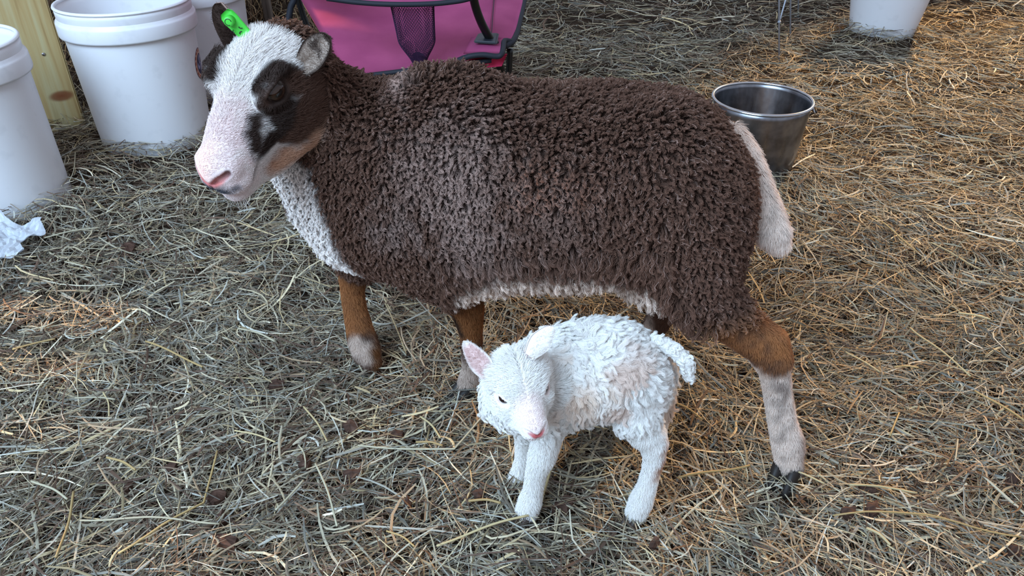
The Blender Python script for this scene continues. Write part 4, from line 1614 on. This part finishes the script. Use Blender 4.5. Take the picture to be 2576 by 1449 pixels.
def build_ewe():
    V, Q = ewe_skin()
    N = vert_normals(V, Q)
    root = empty('sheep', (.02, .88, 0), 'brown woolly ewe with white blazed face and green ear tag, one foreleg raised', 'sheep')
    col = ewe_colour(V)
    body = big_mesh('body', V, Q, M_SKIN, root)
    set_color(body, col * .85)
    hw, hm = in_ewe_head(V)
    low = np.min([chain_rel(V, *px_chain([r for r in rows if r[1] > 690])) for rows in E_LEGS.values()], axis=0)
    leg = (1 - smooth(.010, .034, low)) * (1 - smooth(.215, .275, V[:, 2] + .05 * smooth(0, -.1, V[:, 0])))
    tail = 1 - smooth(.004, .02, chain_rel(V, *px_chain([(1842, 335, .835, 16), (1872, 400, .825, 24), (1894, 470, .81, 27), (1918, 535, .795, 29), (1942, 585, .785, 27), (1957, 612, .78, 15)])))
    short = np.clip(np.maximum(np.maximum(hw, leg), tail * .95), 0, 1)
    side = np.where(N[:, 1] > .35, .35, 1.0)

    # --- fleece
    wgt = (1 - smooth(.35, .65, short)) * side

    def setup(n, wgt):
        T, b = sample_surface(V, Q, n, wgt)
        p = (V[T] * b[..., None]).sum(1)
        nn = unit((N[T] * b[..., None]).sum(1))
        return T, b, p, nn

    def at(a, T, b):
        return (a[T] * b).sum(1)

    def comb_body(p, nn):
        c = np.tile(np.array([.42, 0, -.90]), (len(p), 1))
        c[:, 0] += (value_noise(p, 16, 21) - .5) * 1.1
        c[:, 2] += (value_noise(p, 16, 22) - .5) * .8
        c[:, 1] += np.where(nn[:, 2] > .6, np.where(p[:, 1] < .9, -.6, .6), 0)
        neck = (1 - smooth(-.22, -.10, p[:, 0]))[:, None]
        c = c * (1 - neck) + np.array([.15, 0, -1.0]) * neck
        return unit(c - nn * (c * nn).sum(1)[:, None])
    n = 270000
    T, b, p, nn = setup(n, wgt)
    gT, gb, gp, gn = setup(21000, wgt)
    C = ewe_colour(p)
    white = smooth(.25, .5, C[:, 1])
    thigh = smooth(-.02, .10, p[:, 0]) * (1 - smooth(.24, .33, p[:, 2]))

    def length(p, nn, C):
        wht = smooth(.25, .5, C[:, 1])
        L = .0115 + .0035 * value_noise(p, 9, 31)
        L = L + .0035 * smooth(-.02, .10, p[:, 0]) * (1 - smooth(.24, .34, p[:, 2]))
        L = L * (1 - .30 * smooth(-.25, -.33, p[:, 0]))
        belly = (nn[:, 2] < -.2) & (np.abs(p[:, 0] - .07) < .16)
        L = np.where(belly, L * 1.9, L)
        return L
    L = length(p, nn, C) * (1 - .30 * at(tail, T, b)) * (1 - .5 * at(short, T, b))
    gC = ewe_colour(gp)
    gL = length(gp, gn, gC) * (1 - .30 * at(tail, gT, gb)) * (1 - .5 * at(short, gT, gb))
    lay = .70 + .2 * white
    pos = grow(p, nn, comb_body(p, nn), L, 9, lay, gp, gn, comb_body(gp, gn), gL, clump=.80, wave=.0021, freq=1.8, jitter=.20, frizz=.0005, lift=.5, lay_pow=.7)
    cc = C * (.72 + .56 * rng.random(n))[:, None]
    pale = rng.random(n) < .05                                   # odd bleached fibres
    cc[pale] = cc[pale] * .4 + GREYB * .9
    rad = np.linspace(.00031, .00013, 9)[None, :] * (.8 + .4 * rng.random(n))[:, None]
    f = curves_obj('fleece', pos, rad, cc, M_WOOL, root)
    f['kind'] = 'stuff'

    # --- short hair of face, legs and tail
    w2 = np.clip(smooth(.25, .6, short) + .0, 0, 1) * np.where(N[:, 1] > .5, .4, 1.0) * np.where(hw > .5, 1.25, 1.0)
    n = 125000
    T, b, p, nn = setup(n, w2)
    C = ewe_colour(p)
    hwp, hmp = in_ewe_head(p)
    fwd = EH[0][:, 0]
    down = np.array([0, 0, -1.0])
    cmb = np.where(hwp[:, None] > .5, -fwd * 1.0 + (EH[0][:, 1] * np.sign(to_local(p, EH)[:, 1])[:, None]) * .45 + down * .25, down + np.array([.12, 0, 0]))
    cmb = unit(cmb + (np.stack([value_noise(p, 60, s) for s in (41, 42, 43)], 1) - .5) * (.08 + .92 * hwp[:, None]))
    cmb = unit(cmb - nn * (cmb * nn).sum(1)[:, None])
    fq = hmp
    L = np.where(hwp > .5, .0046 + .0040 * (1 - smooth(-.02, .04, fq[:, 0])) - .0030 * smooth(.05, .085, fq[:, 0]), .0060 + .0050 * at(tail, T, b))
    poll = hwp * (1 - smooth(-.060, -.005, fq[:, 0])) * smooth(-.045, -.012, fq[:, 2])
    L = L + .0055 * poll
    ev = fq - [.0055, .048, -.0175]
    er = np.sqrt((ev[:, 0] / 1.35) ** 2 + (ev[:, 1] / 1.3) ** 2 + ev[:, 2] ** 2)
    L = L * (1 - .93 * (1 - smooth(.0125, .018, er)) * hwp)                                                     # bare round the eyes
    awy = to_local(p, EH); awy[:, 1] = np.abs(awy[:, 1])
    awy = unit((awy - [.0055, .048, -.0175]) * np.stack([np.ones(len(p)), np.zeros(len(p)), np.ones(len(p))], 1)) @ EH[0].T
    ew = ((1 - smooth(.018, .028, er)) * hwp)[:, None]
    cmb = unit(cmb * (1 - ew) + awy * ew)
    cmb = unit(cmb - nn * (cmb * nn).sum(1)[:, None])
    nosepad = hwp * (1 - smooth(.004, .009, chain_rel(fq, [(.1170, .002, -.0585), (.1130, .012, -.0530), (.1060, .0205, -.0480)], [.004, .004, .003])))
    L = np.maximum(L * (1 - .92 * nosepad), .0004)
    lay = .97 - .35 * poll
    pos = grow(p, nn, cmb, L, 5, lay, jitter=.13, lay_pow=.35)
    cc = C * (.85 + .30 * rng.random(n))[:, None]
    rad = np.linspace(.00022, .00007, 5)[None, :] * (.8 + .4 * rng.random(n))[:, None]
    ears = []
    # --- ears
    o, h = leaf_ear('ear', P(757, 178, .840), P(829, 88, .802), (-.30, -.90, .30), .0165, .0055, M_SKIN, root, CREAM * .62, DARK * 1.3, DARK, .85, skew=.12)
    o['label'] = 'near ear, pale inside with dark streaks and black rim'
    ears.append(h)
    o, h = leaf_ear('ear', P(592, 128, .895), P(560, 8, .868), (-.35, -.86, .25), .0180, .0065, M_SKIN, root, DARK * 1.5, GREYB * 1.2, DARK * 1.6, .2, skew=-.10)
    o['label'] = 'far ear, dark inside, carrying the green tag'
    ears.append(h)
    pos = np.concatenate([pos] + [np.stack([np.stack([np.interp(np.linspace(0, 1, 5), np.linspace(0, 1, 4), q[:, a]) for a in range(3)], 1) for q in e[0]]) for e in ears])
    cc = np.concatenate([cc] + [e[1] for e in ears])
    rad = np.concatenate([rad] + [np.tile(np.linspace(.00024, .00008, 5), (len(e[0]), 1)) for e in ears])
    f = curves_obj('short_hair', pos, rad, cc, M_FUR, root)
    f['kind'] = 'stuff'
    # --- lashes and whiskers
    W, Wc = [], []
    for i in range(90):
        q = np.array([.075 + .035 * rng.random(), (rng.random() * 2 - 1) * .018, -.106 + .012 * rng.random()])
        d = unit(np.array([.5, rng.normal(0, .4), -.9]))
        W.append([to_world(q + d * (.010 + .012 * rng.random()) * k, EH) for k in np.linspace(0, 1, 5)])
        Wc.append(WHITE)
    W = np.array(W)
    f = curves_obj('whiskers', W, np.tile(np.linspace(.00020, .00006, 5), (len(W), 1)), np.array(Wc), M_FUR, root)
    f['kind'] = 'stuff'
    # --- eyes
    for s in (-1, 1):
        eyeball('eye', EH, (.0035, s * .0385, -.0175), .0138, (.30, s * .95, .05), root, np.array(lin(52, 32, 20)), np.array(lin(8, 6, 6)))
    # --- hooves
    hoof(P(1985, 1160, .713), (-.55, -.80, 0), (.8, -.5, 0), .040, .036, .030, M_HOOF, root)
    hoof(P(1176, 962, .887), (-.80, -.60, 0), (.6, -.8, 0), .036, .034, .026, M_HOOF, root)
    hoof(P(1610, 940, .95), (-.90, -.30, 0), (.3, -.9, 0), .034, .030, .022, M_HOOF, root)
    hoof(P(931, 906, .936), (-.15, -.35, -.9), (.8, -.5, 0), .026, .028, .018, M_HOOF, root)
    # --- ear tag: a soft green flap with a round stud
    m_tag = material('green_tag', lin(72, 196, 66), .4, spec=.4)
    m_ink = material('tag_ink', lin(20, 44, 22), .6)
    a, bq = P(574, 42, .862), P(606, 76, .862)
    ax = unit(bq - a)
    nr = unit(np.array([-.30, -.88, .35]))
    nr = unit(nr - ax * (nr @ ax))
    lt = np.cross(ax, nr)
    prof = [(-.006, .0055), (-.002, .0085), (.004, .0090), (.010, .0085), (.020, .0080), (.026, .0072)]
    Vt, Ft = [], []
    for d, w in prof:
        for v in np.linspace(-1, 1, 7):
            Vt.append(a + ax * d + lt * w * v + nr * (.003 - .003 * v * v))
    nn_ = len(Vt)
    Vt += [q - nr * .0014 for q in Vt[:nn_]]
    for i in range(len(prof) - 1):
        for j in range(6):
            q = i * 7 + j
            Ft.append((q, q + 7, q + 8, q + 1))
            Ft.append((nn_ + q, nn_ + q + 1, nn_ + q + 8, nn_ + q + 7))
    ring = [i * 7 for i in range(len(prof))] + [(len(prof) - 1) * 7 + j for j in range(1, 7)] + [i * 7 + 6 for i in range(len(prof) - 2, -1, -1)] + list(range(5, 0, -1))
    for k in range(len(ring)):
        q, r_ = ring[k], ring[(k + 1) % len(ring)]
        Ft.append((q, r_, nn_ + r_, nn_ + q))
    tagm = mesh_obj('ear_tag', Vt, Ft, m_tag, root)
    tagm['label'] = 'bright green plastic ear tag'
    c = a + ax * .004 + nr * .002
    Vs, Fs = tube([c, c + nr * .006, c + nr * .0075, c + nr * .0078], [.0058, .0054, .0048, .0030], 20)
    st = mesh_obj('stud', Vs, Fs, m_tag, tagm)
    Vs, Fs = tube([c + nr * .0076 + ax * (.0034 * math.cos(q)) + lt * (.0034 * math.sin(q)) for q in np.linspace(.3, 5.2, 16)], .0005, 6)
    mesh_obj('stud_ring', Vs, Fs, m_ink, tagm)
    for k, (d0, w0) in enumerate([(.0150, -.0045), (.0150, .0045), (.0210, .0005)]):
        pts = [a + ax * (d0 + .0022 * math.cos(q)) + lt * (w0 + .0022 * math.sin(q)) + nr * .0034 for q in np.linspace(k, k + 2.0, 10)]
        Vs, Fs = tube(pts, .00055, 6)
        mesh_obj('printed_mark', Vs, Fs, m_ink, tagm)
    return root


build_ewe()


# ------------------------------------------------------------------ lamb coat
LW = np.array(lin(250, 246, 241))
LCREAM = np.array(lin(240, 220, 202))
LPINK = np.array(lin(232, 190, 186))
LAMB_BODY = [
    blob_px([(1400, 1000, .63, 50), (1480, 1010, .63, 40)], LCREAM, .03),
    blob_px([(1560, 985, .62, 14), (1580, 1005, .62, 14)], np.array(lin(200, 150, 110)), .010),
    blob_px([(1672, 1120, .640, 8), (1668, 1160, .638, 7), (1650, 1205, .634, 8)], np.array(lin(188, 132, 92)), .006),
    blob_px([(1350, 1212, .628, 4), (1346, 1246, .624, 4)], np.array(lin(176, 146, 128)), .005),
    blob_px([(1690, 1010, .72, 40)], LCREAM * .95, .02),
]
LAMB_HEAD = [
    ([(.018, 0, -.012), (.045, 0, -.025)], [.010, .014], (LPINK * .4 + LW * .6), .010),
    ([(.0040, .0275, -.0132), (.010, .0255, -.0150)], [.0058, .004], np.array(lin(218, 172, 164)), .003),
    ([(.0505, 0, -.0345), (.0495, .0050, -.0312), (.0470, .0085, -.0288)], [.0032, .0028, .0020], np.array(lin(192, 100, 100)), .0016),
    ([(.0480, .0085, -.0295), (.0440, .0112, -.0270)], [.0015, .0015], np.array(lin(96, 34, 38)), .0012),
    ([(.0492, .001, -.0395), (.0460, .0085, -.0410), (.034, .0135, -.0405)], [.0010, .0010, .001], np.array(lin(170, 96, 92)), .0012),
]


def in_lamb_head(p):
    q = to_local(p, LH)
    m = np.copy(q); m[:, 1] = np.abs(m[:, 1])
    w = smooth(-.044, -.028, q[:, 0]) * (1 - smooth(.062, .070, np.linalg.norm(q - [0, 0, -.02], axis=1)))
    return w, m


def lamb_colour(p):
    c = paint(p, LW, LAMB_BODY)
    w, m = in_lamb_head(p)
    h = paint(m, LW, LAMB_HEAD)
    return c * (1 - w[:, None]) + h * w[:, None]


def build_lamb():
    V, Q = lamb_skin()
    N = vert_normals(V, Q)
    root = empty('lamb', (.08, .68, 0), 'small white curly newborn lamb standing below the ewe belly', 'lamb')
    body = big_mesh('body', V, Q, M_SKIN, root)
    set_color(body, lamb_colour(V) * .92)
    hw, hm = in_lamb_head(V)
    low = np.min([chain_rel(V, *px_chain([r for r in rows if r[1] > 1045])) for rows in L_LEGS.values()], axis=0)
    leg = (1 - smooth(.004, .014, low)) * (1 - smooth(.165, .20, V[:, 2]))
    tail = 1 - smooth(.004, .012, chain_rel(V, *px_chain([(1650, 868, .69, 16), (1690, 882, .685, 15), (1720, 912, .68, 14), (1727, 945, .68, 10)])))
    short = np.clip(np.maximum(hw, leg), 0, 1)
    side = np.where(N[:, 1] > .35, .4, 1.0)

    def setup(n, wgt):
        T, b = sample_surface(V, Q, n, wgt)
        return T, b, (V[T] * b[..., None]).sum(1), unit((N[T] * b[..., None]).sum(1))

    def at(a, T, b):
        return (a[T] * b).sum(1)

    def comb(p, nn):
        c = np.tile(np.array([.45, 0, -.85]), (len(p), 1))
        c = c + (np.stack([value_noise(p, 38, s) for s in (51, 52, 53)], 1) - .5) * 1.6
        return unit(c - nn * (c * nn).sum(1)[:, None])
    n = 190000
    wgt = (1 - smooth(.4, .7, short)) * side * (1 + 1.2 * tail)
    T, b, p, nn = setup(n, wgt)
    gT, gb, gp, gn = setup(3000, wgt)
    front = (1 - smooth(.00, .05, p[:, 0]))
    gfront = (1 - smooth(.00, .05, gp[:, 0]))
    L = (.0165 - .006 * front) * (1 - .35 * at(short, T, b)) * (1 - .45 * at(tail, T, b))
    gL = (.0165 - .006 * gfront) * (1 - .35 * at(short, gT, gb)) * (1 - .45 * at(tail, gT, gb))
    pos = grow(p, nn, comb(p, nn), L, 11, 1.02 - .20 * front, gp, gn, comb(gp, gn), gL, clump=.66, wave=.0032, freq=1.2, jitter=.12, frizz=.00025, lay_pow=.15, lift=.15)
    C = lamb_colour(p)
    gtan = value_noise(p, 42, 61)
    stain = .8 * smooth(.60, .74, gtan) * (1 - smooth(.03, .06, np.linalg.norm(p - P(1590, 990, .62), axis=1)))
    C = C * (1 - .55 * stain[:, None]) + np.array(lin(196, 140, 96)) * .55 * stain[:, None]
    cc = C * (.90 + .16 * rng.random(n))[:, None]
    rad = np.linspace(.00016, .00007, 11)[None, :] * (.8 + .4 * rng.random(n))[:, None]
    f = curves_obj('fleece', pos, rad, np.clip(cc, 0, .95), M_LAMBWOOL, root)
    f['kind'] = 'stuff'

    w2 = smooth(.2, .6, short) * np.where(N[:, 1] > .5, .4, 1.0) * np.where(hw > .5, 1.3, 1.0)
    n = 52000
    T, b, p, nn = setup(n, w2)
    hwp, fq = in_lamb_head(p)
    fwd = LH[0][:, 0]
    lat = LH[0][:, 1] * np.sign(to_local(p, LH)[:, 1])[:, None]
    cmb = np.where(hwp[:, None] > .5, -fwd * .7 + lat * .6 + np.array([0, 0, -.2]), np.array([.1, 0, -1.0]))
    cmb = unit(cmb + (np.stack([value_noise(p, 90, s) for s in (71, 72, 73)], 1) - .5) * (.15 + .75 * hwp[:, None]))
    cmb = unit(cmb - nn * (cmb * nn).sum(1)[:, None])
    L = np.where(hwp > .5, .0062 - .0046 * smooth(.006, .030, fq[:, 0]), .0050)
    poll = hwp * (1 - smooth(-.024, .004, fq[:, 0]))
    L = L + .0045 * poll
    L = L * (1 - .93 * (1 - smooth(.0085, .012, np.sqrt(((fq - [.005, .0260, -.0135]) ** 2 / [2.0, 1.6, .70]).sum(1)))) * hwp)
    pad = hwp * (1 - smooth(.002, .005, chain_rel(fq, [(.0505, 0, -.0345), (.0490, .0060, -.0305), (.0450, .0105, -.0275)], [.003, .003, .002])))
    L = np.maximum(L * (1 - .93 * pad), .0003)
    pos = grow(p, nn, cmb, L, 5, .95 - .30 * poll, jitter=.14, lay_pow=.4)
    cc = lamb_colour(p) * (.90 + .16 * rng.random(n))[:, None]
    rad = np.linspace(.00022, .00007, 5)[None, :] * (.8 + .4 * rng.random(n))[:, None]
    ears = []
    o, h = leaf_ear('ear', to_world((-.022, -.026, -.010), LH), P(1166, 858, .622), (-.10, -.75, .55), .0118, .0046, M_SKIN, root, LPINK * .55 + LW * .45, LW, LW, .0, point=1.25)
    o['label'] = 'ear with pink inside, standing out to the left'
    ears.append(h)
    o, h = leaf_ear('ear', P(1332, 896, .612), P(1392, 822, .628), (-.35, .75, -.50), .0120, .0030, M_SKIN, root, LPINK, LW, LPINK * .5 + LW * .5, .0, point=1.3)
    ears.append(h)
    pos = np.concatenate([pos] + [np.stack([np.stack([np.interp(np.linspace(0, 1, 5), np.linspace(0, 1, 4), q[:, a]) for a in range(3)], 1) for q in e[0]]) for e in ears])
    cc = np.concatenate([cc] + [e[1] for e in ears])
    rad = np.concatenate([rad] + [np.tile(np.linspace(.00018, .00006, 5), (len(e[0]), 1)) for e in ears])
    f = curves_obj('short_hair', pos, rad, np.clip(cc, 0, .95), M_LAMBWOOL, root)
    f['kind'] = 'stuff'
    for s in (-1, 1):
        eyeball('eye', LH, (.0030, s * .0208, -.0134), .0070, (.35, s * .93, .0), root, np.array(lin(44, 26, 24)), np.array(lin(8, 6, 6)))
    hoof(P(1324, 1284, .643), (-.60, -.75, 0), (.8, -.6, 0), .023, .021, .014, M_HOOF_PALE, root)
    hoof(P(1296, 1212, .694), (-.75, -.55, 0), (.6, -.8, 0), .021, .019, .014, M_HOOF_PALE, root)
    hoof(P(1598, 1292, .638), (-.70, -.65, 0), (.7, -.7, 0), .023, .021, .014, M_HOOF_PALE, root)
    hoof(P(1640, 1176, .713), (-.75, -.55, 0), (.6, -.8, 0), .021, .019, .014, M_HOOF_PALE, root)
    return root


build_lamb()
